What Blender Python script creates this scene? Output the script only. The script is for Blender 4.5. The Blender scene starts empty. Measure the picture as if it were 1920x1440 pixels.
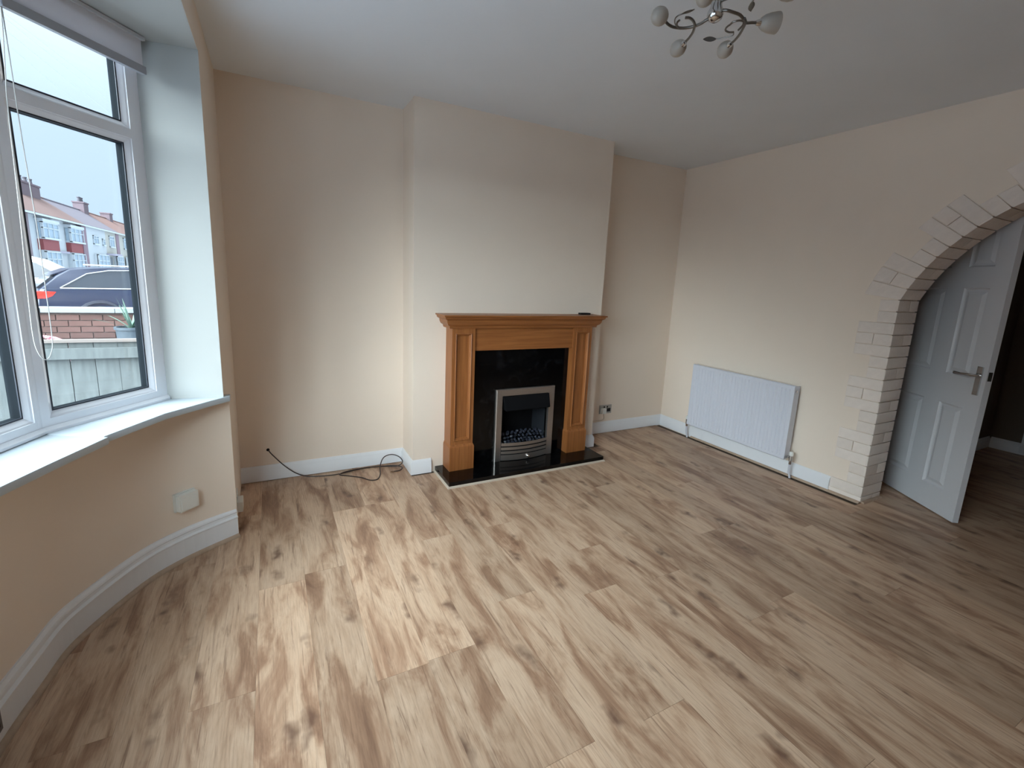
import bpy, bmesh, math, random
from mathutils import Vector, Matrix
random.seed(7)
S = bpy.context.scene
COL = S.collection

# ------------------------------------------------------------------ camera
def set_camera():
    yaw, pitch, roll = 0.4864, 0.1836, 0.0442
    cy, sy, cp, sp = math.cos(yaw), math.sin(yaw), math.cos(pitch), math.sin(pitch)
    fwd = Vector((sy*cp, cy*cp, -sp)); right = Vector((cy, -sy, 0)); up = right.cross(fwd)
    cr, sr = math.cos(roll), math.sin(roll)
    r2 = right*cr + up*sr; u2 = -right*sr + up*cr
    cam = bpy.data.cameras.new('camera'); o = bpy.data.objects.new('camera', cam); COL.objects.link(o)
    m = Matrix((r2, u2, -fwd)).transposed().to_4x4(); m.translation = Vector((-3.5328, -3.3139, 1.3964))
    o.matrix_world = m
    cam.sensor_width = 36; cam.lens = 856.07/1920*36
    cam.shift_x = 1.9/1920; cam.shift_y = -33.4/1920
    cam.clip_start = 0.02; cam.clip_end = 500
    S.camera = o
set_camera()

# ------------------------------------------------------------------ world, sun, exposure
W = bpy.data.worlds.new('overcast_sky'); S.world = W; W.use_nodes = True
wn = W.node_tree; wn.nodes.clear()
wo_ = wn.nodes.new('ShaderNodeOutputWorld'); bg = wn.nodes.new('ShaderNodeBackground')
tc = wn.nodes.new('ShaderNodeTexCoord'); sx = wn.nodes.new('ShaderNodeSeparateXYZ')
rp = wn.nodes.new('ShaderNodeValToRGB')
wn.links.new(tc.outputs['Generated'], sx.inputs[0]); wn.links.new(sx.outputs['Z'], rp.inputs[0])
e = rp.color_ramp.elements
e[0].position = 0.0; e[0].color = (0.66, 0.86, 1.10, 1)
e[1].position = 1.0; e[1].color = (3.1, 3.6, 4.0, 1)        # overcast sky: brighter towards the zenith
x_ = e.new(0.20); x_.color = (0.74, 0.95, 1.18, 1)
x_ = e.new(0.45); x_.color = (1.25, 1.50, 1.72, 1)
bg.inputs['Strength'].default_value = 1.02
wn.links.new(rp.outputs[0], bg.inputs['Color']); wn.links.new(bg.outputs[0], wo_.inputs['Surface'])

def sun():                      # the sun behind thick cloud: very large, soft disc
    l = bpy.data.lights.new('cloudy_sun', 'SUN'); l.energy = 28.0; l.angle = math.radians(88); l.color = (0.83, 0.945, 1.0)
    o = bpy.data.objects.new('cloudy_sun', l); COL.objects.link(o)
    d = Vector((0.58, 0.42, -0.70)).normalized()
    o.rotation_euler = d.to_track_quat('-Z', 'Y').to_euler(); o.location = (-12, -6, 9)
sun()
S.view_settings.view_transform = 'Standard'; S.view_settings.look = 'None'
S.view_settings.gamma = 1.0; S.view_settings.use_curve_mapping = False
S.view_settings.exposure = 0.0
S.cycles.use_denoising = True
S.cycles.max_bounces = 10; S.cycles.diffuse_bounces = 7; S.cycles.transparent_max_bounces = 16
S.cycles.caustics_reflective = False; S.cycles.caustics_refractive = False

# ------------------------------------------------------------------ materials
MATS = {}
def new_mat(name):
    m = bpy.data.materials.new(name); m.use_nodes = True; MATS[name] = m
    nt = m.node_tree; b = nt.nodes['Principled BSDF']; return m, nt, b
def mat(name, col, rough=0.6, metal=0.0, noise=0.0, nscale=20.0, bump=0.0, bscale=60.0, spec=0.5, stretch=(1, 1, 1), rand=0.0):
    if name in MATS: return MATS[name]
    m, nt, b = new_mat(name); N = nt.nodes.new; L = nt.links.new
    b.inputs['Roughness'].default_value = rough; b.inputs['Metallic'].default_value = metal
    b.inputs['Specular IOR Level'].default_value = spec
    b.inputs['Base Color'].default_value = (*col, 1)
    co = N('ShaderNodeTexCoord'); mp = N('ShaderNodeMapping'); mp.inputs['Scale'].default_value = stretch
    L(co.outputs['Object'], mp.inputs['Vector'])
    last = None
    if noise > 0:
        n = N('ShaderNodeTexNoise'); n.inputs['Scale'].default_value = nscale; n.inputs['Detail'].default_value = 4
        L(mp.outputs[0], n.inputs['Vector'])
        mx = N('ShaderNodeMix'); mx.data_type = 'RGBA'
        mx.inputs['A'].default_value = (*[c*(1-noise) for c in col], 1); mx.inputs['B'].default_value = (*[min(1, c*(1+noise)) for c in col], 1)
        L(n.outputs['Fac'], mx.inputs['Factor']); last = mx.outputs['Result']
    if rand > 0:
        oi = N('ShaderNodeObjectInfo'); mr = N('ShaderNodeMapRange'); mr.inputs['To Min'].default_value = 1-rand; mr.inputs['To Max'].default_value = 1+rand
        L(oi.outputs['Random'], mr.inputs['Value'])
        hv = N('ShaderNodeHueSaturation'); hv.inputs['Color'].default_value = (*col, 1)
        if last: L(last, hv.inputs['Color'])
        L(mr.outputs[0], hv.inputs['Value']); last = hv.outputs[0]
    if last: L(last, b.inputs['Base Color'])
    if bump > 0:
        n2 = N('ShaderNodeTexNoise'); n2.inputs['Scale'].default_value = bscale; n2.inputs['Detail'].default_value = 3
        L(mp.outputs[0], n2.inputs['Vector'])
        bp = N('ShaderNodeBump'); bp.inputs['Strength'].default_value = bump; bp.inputs['Distance'].default_value = 0.004
        L(n2.outputs['Fac'], bp.inputs['Height']); L(bp.outputs[0], b.inputs['Normal'])
    return m

CREAM = mat('cream_wall_paint', (0.785, 0.68, 0.58), 0.75, noise=0.03, nscale=3, bump=0.10, bscale=45)
CEIL = mat('ceiling_plaster', (0.73, 0.77, 0.82), 0.85, noise=0.04, nscale=2.5, bump=0.25, bscale=14)
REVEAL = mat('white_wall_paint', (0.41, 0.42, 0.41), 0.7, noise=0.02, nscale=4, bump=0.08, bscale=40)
BRICKP = mat('painted_brick', (0.76, 0.68, 0.62), 0.8, noise=0.06, nscale=25, bump=0.6, bscale=55, rand=0.05)
MORTAR = mat('painted_mortar', (0.50, 0.45, 0.38), 0.9, bump=0.4, bscale=60)
GLOSSW = mat('white_gloss_paint', (0.74, 0.75, 0.775), 0.35, noise=0.03, nscale=12)
UPVC = mat('white_upvc', (0.80, 0.81, 0.86), 0.35, noise=0.05, nscale=7)
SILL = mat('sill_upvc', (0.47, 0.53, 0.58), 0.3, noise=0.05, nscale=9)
GASKET = mat('black_gasket', (0.03, 0.035, 0.05), 0.5)
SPACER = mat('spacer_bar', (0.014, 0.018, 0.022), 0.8, spec=0.05)
def translucent(name, col, amt):
    m, nt, b = new_mat(name); N = nt.nodes.new; b.inputs['Base Color'].default_value = (*col, 1); b.inputs['Roughness'].default_value = 0.9
    t = N('ShaderNodeBsdfTranslucent'); t.inputs['Color'].default_value = (*col, 1); mx = N('ShaderNodeMixShader'); mx.inputs[0].default_value = amt
    nt.links.new(b.outputs[0], mx.inputs[1]); nt.links.new(t.outputs[0], mx.inputs[2]); nt.links.new(mx.outputs[0], nt.nodes['Material Output'].inputs['Surface']); return m
BLIND = translucent('blind_fabric', (0.80, 0.79, 0.82), 0.30)
BLINDBAR = mat('blind_bar', (0.36, 0.37, 0.41), 0.4)
ALU = mat('aluminium_rail', (0.62, 0.63, 0.66), 0.4, metal=0.3)
RADW = mat('radiator_enamel', (0.62, 0.64, 0.71), 0.35)
RADD = mat('radiator_inside', (0.20, 0.20, 0.21), 0.6)
CHROME = mat('chrome', (0.62, 0.62, 0.62), 0.16, metal=1.0)
STEEL = mat('brushed_steel', (0.42, 0.39, 0.37), 0.33, metal=0.9, noise=0.10, nscale=40, stretch=(1, 1, 8))
BLACK = mat('black_plastic', (0.006, 0.006, 0.007), 0.45, spec=0.3)
MATTBLACK = mat('matt_black', (0.005, 0.005, 0.006), 0.9, spec=0.1)
FIREGREY = mat('fire_side_panel', (0.012, 0.014, 0.018), 0.6, spec=0.2)
CABLE = mat('black_cable', (0.035, 0.022, 0.02), 0.45)
BROWNEND = mat('frayed_end', (0.22, 0.13, 0.08), 0.7)
WPLAS = mat('white_plastic', (0.72, 0.73, 0.70), 0.4)
BEADW = mat('wood_bead', (0.40, 0.29, 0.21), 0.5, noise=0.2, nscale=8, stretch=(4, 4, 4))
BEADL = mat('light_bead', (0.52, 0.44, 0.36), 0.5, noise=0.1, nscale=8)
DOORW = mat('door_white', (0.62, 0.63, 0.66), 0.4)
PEBBLE = mat('blue_grey_pebble', (0.022, 0.026, 0.040), 0.45, noise=0.3, nscale=40, rand=0.55)
SUBFL = mat('underlay', (0.10, 0.07, 0.05), 0.9)
FROST = mat('frosted_glass', (0.37, 0.335, 0.295), 0.35, noise=0.08, nscale=30)
LEAFM = mat('bronzed_chrome', (0.20, 0.19, 0.18), 0.3, metal=0.9)

def oak(name, axis):
    m, nt, b = new_mat(name); N = nt.nodes.new; L = nt.links.new
    co = N('ShaderNodeTexCoord'); mp = N('ShaderNodeMapping')
    sc = [38, 38, 38]; sc[axis] = 1.6; mp.inputs['Scale'].default_value = sc
    L(co.outputs['Object'], mp.inputs['Vector'])
    n = N('ShaderNodeTexNoise'); n.inputs['Scale'].default_value = 1.6; n.inputs['Detail'].default_value = 5; n.inputs['Roughness'].default_value = 0.6
    L(mp.outputs[0], n.inputs['Vector'])
    r = N('ShaderNodeValToRGB'); L(n.outputs['Fac'], r.inputs[0])
    r.color_ramp.elements[0].position = 0.30; r.color_ramp.elements[0].color = (0.20, 0.066, 0.018, 1)
    r.color_ramp.elements[1].position = 0.72; r.color_ramp.elements[1].color = (0.34, 0.128, 0.038, 1)
    L(r.outputs[0], b.inputs['Base Color']); b.inputs['Roughness'].default_value = 0.38
    return m
OAKV = oak('honey_oak_upright', 2); OAKH = oak('honey_oak_level', 0)

def granite():
    m, nt, b = new_mat('black_granite'); N = nt.nodes.new; L = nt.links.new
    co = N('ShaderNodeTexCoord')
    n = N('ShaderNodeTexNoise'); n.inputs['Scale'].default_value = 9; n.inputs['Detail'].default_value = 8; n.inputs['Distortion'].default_value = 1.5
    L(co.outputs['Object'], n.inputs['Vector'])
    r = N('ShaderNodeValToRGB'); L(n.outputs['Fac'], r.inputs[0])
    r.color_ramp.elements[0].position = 0.52; r.color_ramp.elements[0].color = (0.0015, 0.0015, 0.0018, 1)
    r.color_ramp.elements[1].position = 0.75; r.color_ramp.elements[1].color = (0.008, 0.0085, 0.010, 1)
    L(r.outputs[0], b.inputs['Base Color']); b.inputs['Roughness'].default_value = 0.10
    b.inputs['Specular IOR Level'].default_value = 0.30
    return m
GRANITE = granite()

def glass():
    m = bpy.data.materials.new('window_glass'); m.use_nodes = True; nt = m.node_tree; nt.nodes.clear()
    o = nt.nodes.new('ShaderNodeOutputMaterial'); mx = nt.nodes.new('ShaderNodeMixShader')
    t = nt.nodes.new('ShaderNodeBsdfTransparent'); g = nt.nodes.new('ShaderNodeBsdfGlossy')
    g.inputs['Roughness'].default_value = 0.02; t.inputs['Color'].default_value = (0.97, 0.99, 0.99, 1)
    lw = nt.nodes.new('ShaderNodeLayerWeight'); lw.inputs['Blend'].default_value = 0.5      # thin-sheet Schlick reflectance
    pw = nt.nodes.new('ShaderNodeMath'); pw.operation = 'POWER'; pw.inputs[1].default_value = 5.0
    ml = nt.nodes.new('ShaderNodeMath'); ml.operation = 'MULTIPLY_ADD'; ml.inputs[1].default_value = 0.9; ml.inputs[2].default_value = 0.04
    nt.links.new(lw.outputs['Facing'], pw.inputs[0]); nt.links.new(pw.outputs[0], ml.inputs[0]); f = ml
    nt.links.new(f.outputs[0], mx.inputs[0]); nt.links.new(t.outputs[0], mx.inputs[1]); nt.links.new(g.outputs[0], mx.inputs[2])
    nt.links.new(mx.outputs[0], o.inputs['Surface']); return m
GLASS = glass()

def laminate():
    m, nt, b = new_mat('rustic_oak_laminate'); N = nt.nodes.new; L = nt.links.new
    co = N('ShaderNodeTexCoord'); oi = N('ShaderNodeObjectInfo')
    sc = N('ShaderNodeVectorMath'); sc.operation = 'SCALE'; sc.inputs['Scale'].default_value = 37.0
    cx = N('ShaderNodeCombineXYZ')
    mlt = N('ShaderNodeMath'); mlt.operation = 'MULTIPLY'; mlt.inputs[1].default_value = 3.7
    L(oi.outputs['Random'], mlt.inputs[0]); L(oi.outputs['Random'], cx.inputs[0]); L(mlt.outputs[0], cx.inputs[1]); L(oi.outputs['Random'], cx.inputs[2])
    L(cx.outputs[0], sc.inputs[0])
    ad = N('ShaderNodeVectorMath'); ad.operation = 'ADD'; L(co.outputs['Object'], ad.inputs[0]); L(sc.outputs[0], ad.inputs[1])
    V = ad.outputs[0]
    def noise(scale, st, detail=5, rough=0.55, dist=0.0, src=V):
        mp = N('ShaderNodeMapping'); mp.inputs['Scale'].default_value = st; L(src, mp.inputs['Vector'])
        n = N('ShaderNodeTexNoise'); n.inputs['Scale'].default_value = scale; n.inputs['Detail'].default_value = detail
        n.inputs['Roughness'].default_value = rough; n.inputs['Distortion'].default_value = dist
        L(mp.outputs[0], n.inputs['Vector']); return n.outputs['Fac']
    def ramp(src, stops):
        r = N('ShaderNodeValToRGB'); L(src, r.inputs[0]); el = r.color_ramp.elements
        el[0].position, el[0].color = stops[0][0], (*stops[0][1], 1); el[1].position, el[1].color = stops[-1][0], (*stops[-1][1], 1)
        for p, c in stops[1:-1]:
            k = el.new(p); k.color = (*c, 1)
        return r.outputs[0]
    def mix(a, bb, f, mode='MIX'):
        x = N('ShaderNodeMix'); x.data_type = 'RGBA'; x.blend_type = mode
        for s, v in (('A', a), ('B', bb)):
            if isinstance(v, tuple): x.inputs[s].default_value = (*v, 1)
            else: L(v, x.inputs[s])
        if isinstance(f, (int, float)): x.inputs['Factor'].default_value = f
        else: L(f, x.inputs['Factor'])
        return x.outputs['Result']
    K = 1.0
    smudge = ramp(noise(3.0, (3.7, 0.85, 1), 6, 0.60, 0.65), [(0.38, (0.55*K, 0.39*K, 0.275*K)), (0.50, (0.48*K, 0.325*K, 0.22*K)), (0.60, (0.335*K, 0.20*K, 0.127*K)), (0.74, (0.20*K, 0.108*K, 0.067*K))])
    # fine long grain
    grain = ramp(noise(9, (22, 1.1, 1), 6, 0.65, 0.4), [(0.30, (0.62, 0.58, 0.55)), (0.55, (1, 1, 1)), (0.8, (1.10, 1.08, 1.06))])
    c = mix(smudge, grain, 0.55, 'MULTIPLY')
    # cathedral rings
    wv = N('ShaderNodeTexWave'); wv.wave_type = 'RINGS'; wv.rings_direction = 'SPHERICAL'
    mpw = N('ShaderNodeMapping'); mpw.inputs['Scale'].default_value = (6.5, 0.8, 1); mpw.inputs['Location'].default_value = (0.3, 0, 0)
    L(V, mpw.inputs['Vector']); L(mpw.outputs[0], wv.inputs['Vector'])
    wv.inputs['Scale'].default_value = 5.0; wv.inputs['Distortion'].default_value = 7.0; wv.inputs['Detail'].default_value = 3; wv.inputs['Detail Scale'].default_value = 0.9
    rings = ramp(wv.outputs['Fac'], [(0.0, (0.72, 0.66, 0.62)), (0.35, (1, 1, 1)), (1.0, (1, 1, 1))])
    c = mix(c, rings, ramp(noise(1.6, (2, 0.8, 1), 3), [(0.54, (0, 0, 0)), (0.66, (0.55, 0.55, 0.55))]), 'MULTIPLY')
    # dark narrow streaks
    st = ramp(noise(4.5, (17, 0.75, 1), 5, 0.7, 0.9), [(0.56, (0, 0, 0)), (0.68, (0.7, 0.7, 0.7))])
    c = mix(c, (0.17, 0.092, 0.058), st)
    # knots
    vo = N('ShaderNodeTexVoronoi'); vo.inputs['Scale'].default_value = 1.0; mpv = N('ShaderNodeMapping'); mpv.inputs['Scale'].default_value = (8.0, 3.1, 1)
    L(V, mpv.inputs['Vector'])
    dn = N('ShaderNodeTexNoise'); dn.inputs['Scale'].default_value = 14; L(V, dn.inputs['Vector'])
    dm = N('ShaderNodeVectorMath'); dm.operation = 'SCALE'; dm.inputs['Scale'].default_value = 0.55; L(dn.outputs['Color'], dm.inputs[0])
    da = N('ShaderNodeVectorMath'); da.operation = 'ADD'; L(mpv.outputs[0], da.inputs[0]); L(dm.outputs[0], da.inputs[1]); L(da.outputs[0], vo.inputs['Vector'])
    kn = ramp(vo.outputs['Distance'], [(0.05, (0.85, 0.85, 0.85)), (0.13, (0.45, 0.45, 0.45)), (0.24, (0, 0, 0))])
    c = mix(c, (0.12, 0.062, 0.04), kn)
    # plank-to-plank tone
    hv = N('ShaderNodeHueSaturation'); mr = N('ShaderNodeMapRange'); mr.inputs['To Min'].default_value = 0.86; mr.inputs['To Max'].default_value = 1.16
    wn_ = N('ShaderNodeTexWhiteNoise'); wn_.noise_dimensions = '1D'; L(oi.outputs['Random'], wn_.inputs['W'])
    L(wn_.outputs['Value'], mr.inputs['Value']); L(mr.outputs[0], hv.inputs['Value']); hv.inputs['Saturation'].default_value = 1.0
    L(c, hv.inputs['Color']); L(hv.outputs[0], b.inputs['Base Color'])
    b.inputs['Roughness'].default_value = 0.42; b.inputs['Specular IOR Level'].default_value = 0.4
    return m
LAM = laminate()

# ------------------------------------------------------------------ mesh helpers
class MB:
    def __init__(s): s.bm = bmesh.new()
    def box(s, a, b, M=None):
        x0, y0, z0 = (min(a[i], b[i]) for i in range(3)); x1, y1, z1 = (max(a[i], b[i]) for i in range(3))
        v = [s.bm.verts.new(p) for p in ((x0,y0,z0),(x1,y0,z0),(x1,y1,z0),(x0,y1,z0),(x0,y0,z1),(x1,y0,z1),(x1,y1,z1),(x0,y1,z1))]
        for f in ((0,3,2,1),(4,5,6,7),(0,1,5,4),(1,2,6,5),(2,3,7,6),(3,0,4,7)): s.bm.faces.new([v[i] for i in f])
        if M is not None:
            for q in v: q.co = M @ q.co
        return s
    def prism(s, poly, lo, hi, axis=2, M=None):
        def P(p, h):
            if axis == 2: return (p[0], p[1], h)
            if axis == 1: return (p[0], h, p[1])
            return (h, p[0], p[1])
        a = [s.bm.verts.new(P(p, lo)) for p in poly]; b = [s.bm.verts.new(P(p, hi)) for p in poly]; n = len(poly)
        fs = [s.bm.faces.new(a[::-1]), s.bm.faces.new(b)]
        for i in range(n): fs.append(s.bm.faces.new((a[i], a[(i+1) % n], b[(i+1) % n], b[i])))
        if M is not None:
            for q in a+b: q.co = M @ q.co
        bmesh.ops.recalc_face_normals(s.bm, faces=fs); return s
    def loft(s, loops, cap=True):
        vs = [[s.bm.verts.new(p) for p in lp] for lp in loops]; n = len(loops[0]); fs = []
        for k in range(len(vs)-1):
            for i in range(n): fs.append(s.bm.faces.new((vs[k][i], vs[k][(i+1) % n], vs[k+1][(i+1) % n], vs[k+1][i])))
        if cap and cap != 'end': fs.append(s.bm.faces.new(vs[0][::-1]))
        if cap: fs.append(s.bm.faces.new(vs[-1]))
        bmesh.ops.recalc_face_normals(s.bm, faces=fs); return s
    def tube(s, pts, r, n=8, smooth=True, rr=None):
        pts = [Vector(p) for p in pts]; loops = []; prev = None
        for i, p in enumerate(pts):
            t = (pts[min(i+1, len(pts)-1)] - pts[max(i-1, 0)])
            if t.length < 1e-9: t = Vector((0, 0, 1))
            t.normalize()
            if prev is None:
                a = Vector((0, 0, 1)) if abs(t.z) < 0.9 else Vector((1, 0, 0)); u = t.cross(a).normalized()
            else:
                u = (prev - t*prev.dot(t)).normalized()
            prev = u; w = t.cross(u); R_ = rr[i] if rr else r
            loops.append([p + (u*math.cos(2*math.pi*k/n) + w*math.sin(2*math.pi*k/n))*R_ for k in range(n)])
        return s.loft(loops)
    def lathe(s, prof, M=None, n=16):
        M = M or Matrix.Identity(4)
        loops = [[M @ Vector((r*math.cos(2*math.pi*k/n), r*math.sin(2*math.pi*k/n), z)) for k in range(n)] for r, z in prof]
        return s.loft(loops)
    def cyl(s, a, b, r, n=14): return s.tube([a, b], r, n)
    def sweep(s, path, prof, side=1):
        """profile [(out, z)] carried along a plan polyline, mitred"""
        path = [Vector((p[0], p[1])) for p in path]; loops = []
        for i, p in enumerate(path):
            d0 = (p-path[i-1]).normalized() if i > 0 else None; d1 = (path[i+1]-p).normalized() if i < len(path)-1 else None
            if d0 is None: d0 = d1
            if d1 is None: d1 = d0
            n0 = Vector((-d0.y, d0.x))*side; n1 = Vector((-d1.y, d1.x))*side
            nn = (n0+n1).normalized(); k = 1/max(0.3, nn.dot(n0))
            loops.append([(p.x+nn.x*o*k, p.y+nn.y*o*k, z) for o, z in prof])
        return s.loft(loops)
    def bevel(s, w, seg=1):
        es = [e for e in s.bm.edges if len(e.link_faces) == 2 and e.calc_face_angle(0) > 0.6]
        bmesh.ops.bevel(s.bm, geom=es, offset=w, segments=seg, affect='EDGES', profile=0.6, clamp_overlap=True); return s
    def blob(s, c, r, M=None, sub=2, jit=0.0):
        res = bmesh.ops.create_icosphere(s.bm, subdivisions=sub, radius=1.0)
        for v in res['verts']:
            q = Vector((v.co.x*r[0], v.co.y*r[1], v.co.z*r[2]))*(1+random.uniform(-jit, jit))
            if M is not None: q = M @ q
            v.co = q + Vector(c)
        return s

ORG = {}
def worg(o): return ORG.get(o.name, Vector((0, 0, 0)))
def obj(name, mb, m, parent=None, smooth=False, label=None, cat=None, group=None, kind=None, origin=None, up=False):
    me = bpy.data.meshes.new(name); bm = mb.bm
    if origin is None:
        xs = [v.co for v in bm.verts]
        lo = Vector([min(c[i] for c in xs) for i in range(3)]); hi = Vector([max(c[i] for c in xs) for i in range(3)])
        origin = (lo+hi)/2
    origin = Vector(origin)
    for v in bm.verts: v.co -= origin
    bm.to_mesh(me); bm.free()
    for x in (m if isinstance(m, (list, tuple)) else [m]): me.materials.append(x)
    if smooth:
        for p in me.polygons: p.use_smooth = True
        me.set_sharp_from_angle(angle=math.radians(38))
    o = bpy.data.objects.new(name, me); COL.objects.link(o); ORG[o.name] = origin
    if parent is not None:
        o.parent = parent; o.location = origin - worg(parent)
    else: o.location = origin
    props(o, label, cat, group, kind); return o
def props(o, label=None, cat=None, group=None, kind=None):
    for k, v in (('label', label), ('category', cat), ('group', group), ('kind', kind)):
        if v: o[k] = v
def empty(name, loc, label=None, cat=None, group=None, kind=None, parent=None):
    o = bpy.data.objects.new(name, None); COL.objects.link(o); o.empty_display_size = 0.05
    ORG[o.name] = Vector(loc); o.location = Vector(loc)
    if parent is not None: o.parent = parent; o.location = Vector(loc) - worg(parent)
    props(o, label, cat, group, kind); return o
def dupe(o, loc, parent=None):
    c = o.copy(); COL.objects.link(c); c.parent = parent; c.location = Vector(loc) - (worg(parent) if parent else Vector()); ORG[c.name] = Vector(loc); return c
def struct(name, mb, m, parent=None, **k): return obj(name, mb, m, parent, kind=None if parent else 'structure', **k)
def cat_rom(pts, n=8):
    P = [Vector(p) for p in pts]; P = [P[0]*2-P[1]] + P + [P[-1]*2-P[-2]]; out = []
    for i in range(1, len(P)-2):
        for k in range(n):
            t = k/n; a, b, c, d = P[i-1], P[i], P[i+1], P[i+2]
            out.append(0.5*((2*b) + (c-a)*t + (2*a-5*b+4*c-d)*t*t + (-a+3*b-3*c+d)*t**3))
    out.append(P[-2]); return out

# ------------------------------------------------------------------ room dimensions (metres)
H = 2.5; XL = -3.762; XB1 = -2.686; XB2 = -1.099; DB = 0.275; YM = -2.067; ZS = 0.78; ZH = 2.31
YF = -4.15
def mir(p): return (p[0], 2*YM - p[1])
SK = [(-3.75, -0.693), (-3.913, -0.815), (-4.042, -0.93), (-4.129, -1.067), (-4.207, -1.228), (-4.241, -1.325), (-4.257, -1.466), (-4.272, -1.595), (-4.281, -1.711), (-4.286, -1.89), (-4.287, YM)]
SKALL = SK + [mir(p) for p in SK[:-1]][::-1]
def offset(path, d):
    path = [Vector(p) for p in path]; out = []
    for i, p in enumerate(path):
        t = (path[min(i+1, len(path)-1)] - path[max(i-1, 0)]).normalized()
        out.append((p.x + t.y*d, p.y - t.x*d))
    return out
BW = offset(SKALL, 0.03)                 # bay wall face (path runs -y; +d is towards -x)
BW[0] = (-3.744, -0.684); BW[-1] = mir(BW[0])
A0 = Vector((-3.986, -0.721)); dA = Vector((-0.584, -0.812)); dB = Vector((-0.309, -0.951))
P1 = A0 + dA*0.515; P2 = P1 + dB*0.62
FR = [tuple(A0), tuple(P1), tuple(P2), mir(P2), mir(P1), mir(A0)]

# floor
mb = MB(); mb.prism([(2.9, 0.1), (-3.8, 0.1), (-3.9, -0.72)] + [(x-0.02, y) for x, y in BW[1:-1]] + [(-3.9, -3.42), (-3.8, YF-0.1), (2.9, YF-0.1)], -0.14, -0.009)
floor = struct('floor', mb, SUBFL, origin=(0, 0, 0))
# planks: individual laminate boards laid along the room's depth
mbp = MB(); mbp.box((-0.0938, -0.6446, -0.0085), (0.0938, 0.6446, 0.0)); mbp.bevel(0.0009)
plank0 = obj('plank', mbp, LAM, floor, origin=(0, 0, 0)); used = False
phase = {-1: -1.775, 0: -1.22, 1: -1.18, 2: -0.62, 3: -1.90, 4: -1.12, 5: -1.72, 6: -1.134, 7: -0.55, 8: -1.537, 9: -1.885, 10: -2.275, 11: -0.95, 12: -1.69, 13: -0.4, 14: -1.15}
def bay_y(x):                     # depth range of the bay for a column further out than the wall line
    ys = [y for (px, y) in BW if px <= x]
    return (max(ys), min(ys)) if ys else None
cl_cache = {}
for k in range(-4, 35):
    x0 = -3.64 + 0.188*k; xc = x0 + 0.094; ph = phase.get(k, -(k*0.437 % 1.29) - 0.5)
    spans = []
    if xc < -3.80:
        r = bay_y(x0+0.188)
        if not r: continue
        spans = [(r[0]+0.03, r[1]-0.03)]
    elif xc < -0.01: spans = [(0.0, YF)]
    elif xc < 0.25: spans = [(-1.86, -3.765)]
    else: spans = [(-1.70, YF)]
    for top, bot in spans:
        if XB1 < xc < XB2 and top == 0.0: top = -0.3
        y = ph
        while y < top: y += 1.29
        while y > bot:
            a = min(y, top) - 0.0004; b = max(y-1.29, bot) + 0.0004; y -= 1.29
            if a-b < 0.02: continue
            L_ = a-b
            if L_ > 1.28:
                if not used:
                    plank0.location = (xc, (a+b)/2, 0); used = True
                else: dupe(plank0, (xc, (a+b)/2, 0), floor)
            else:
                m2 = MB(); m2.box((-0.0938, -L_/2, -0.0085), (0.0938, L_/2, 0.0)); m2.bevel(0.0009)
                o = obj('plank', m2, LAM, floor, origin=(0, 0, 0)); o.location = (xc, (a+b)/2, 0)

# ceiling over both rooms and the bay head
mb = MB(); mb.prism([(2.9, 0.2), (-3.95, 0.2), (-4.0, -0.6)] + [(x-0.06, y) for x, y in FR] + [(-4.0, -3.5), (-3.95, YF-0.1), (2.9, YF-0.1)], H, H+0.12)
struct('ceiling', mb, CEIL)

# walls
mb = MB()
mb.box((XL-0.2, 0, -0.1), (0.25, 0.2, H))
mb.box((XB1, -DB, 0), (-2.045, 0.01, H)); mb.box((-1.615, -DB, 0), (XB2, 0.01, H)); mb.box((-2.045, -DB, 0.565), (-1.615, 0.01, H)); mb.box((-2.045, -0.19, 0), (-1.615, 0.01, 0.565))
wall_back = struct('wall_back', mb, CREAM)
# left (window) wall: plain strips each side of the bay, lintel band above
mb = MB()
mb.prism([(XL, 0.0), (XL, -0.755), (-3.986, -0.715), (-4.03, -0.66), (-4.03, 0.0)], ZS, H)
mb.prism([(XL, 0.0), (XL, -0.69), (-4.03, -0.66), (-4.03, 0.0)], -0.1, ZS)
mb.prism([(XL, YF), (XL, mir((0, -0.755))[1]), (-3.986, mir((0, -0.715))[1]), (-4.03, mir((0, -0.66))[1]), (-4.03, YF)], -0.1, H)
mb.prism([(XL, -0.755), (XL, -3.379), (-3.80, -3.379), (-3.80, -0.755)], ZH+0.0012, H)
wall_left = struct('wall_left', mb, CREAM)
# white painted reveals and soffit inside the bay
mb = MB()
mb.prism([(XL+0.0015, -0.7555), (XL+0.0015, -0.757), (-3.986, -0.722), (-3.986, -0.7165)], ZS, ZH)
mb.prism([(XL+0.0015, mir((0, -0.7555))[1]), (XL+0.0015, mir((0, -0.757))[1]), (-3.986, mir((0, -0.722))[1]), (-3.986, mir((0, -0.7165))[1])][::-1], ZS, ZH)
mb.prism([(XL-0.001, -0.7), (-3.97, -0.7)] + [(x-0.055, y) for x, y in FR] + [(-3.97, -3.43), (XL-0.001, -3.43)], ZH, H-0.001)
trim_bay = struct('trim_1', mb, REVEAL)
# bay wall under the sill
mb = MB(); out_ = [(x-0.12, y) for x, y in FR]
pl = [(-3.744, -0.660), (-3.764, -0.655), (-3.986, -0.62)] + out_ + [mir((-3.986, -0.62)), mir((-3.764, -0.655)), mir((-3.744, -0.660))] + [(v[0], v[1]) for v in cat_rom([(p[0], p[1], 0) for p in BW], 5)][::-1]
mb.prism(pl, -0.1, ZS-0.026)
wall_bay = struct('wall_bay', mb, CREAM, smooth=True)
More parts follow.
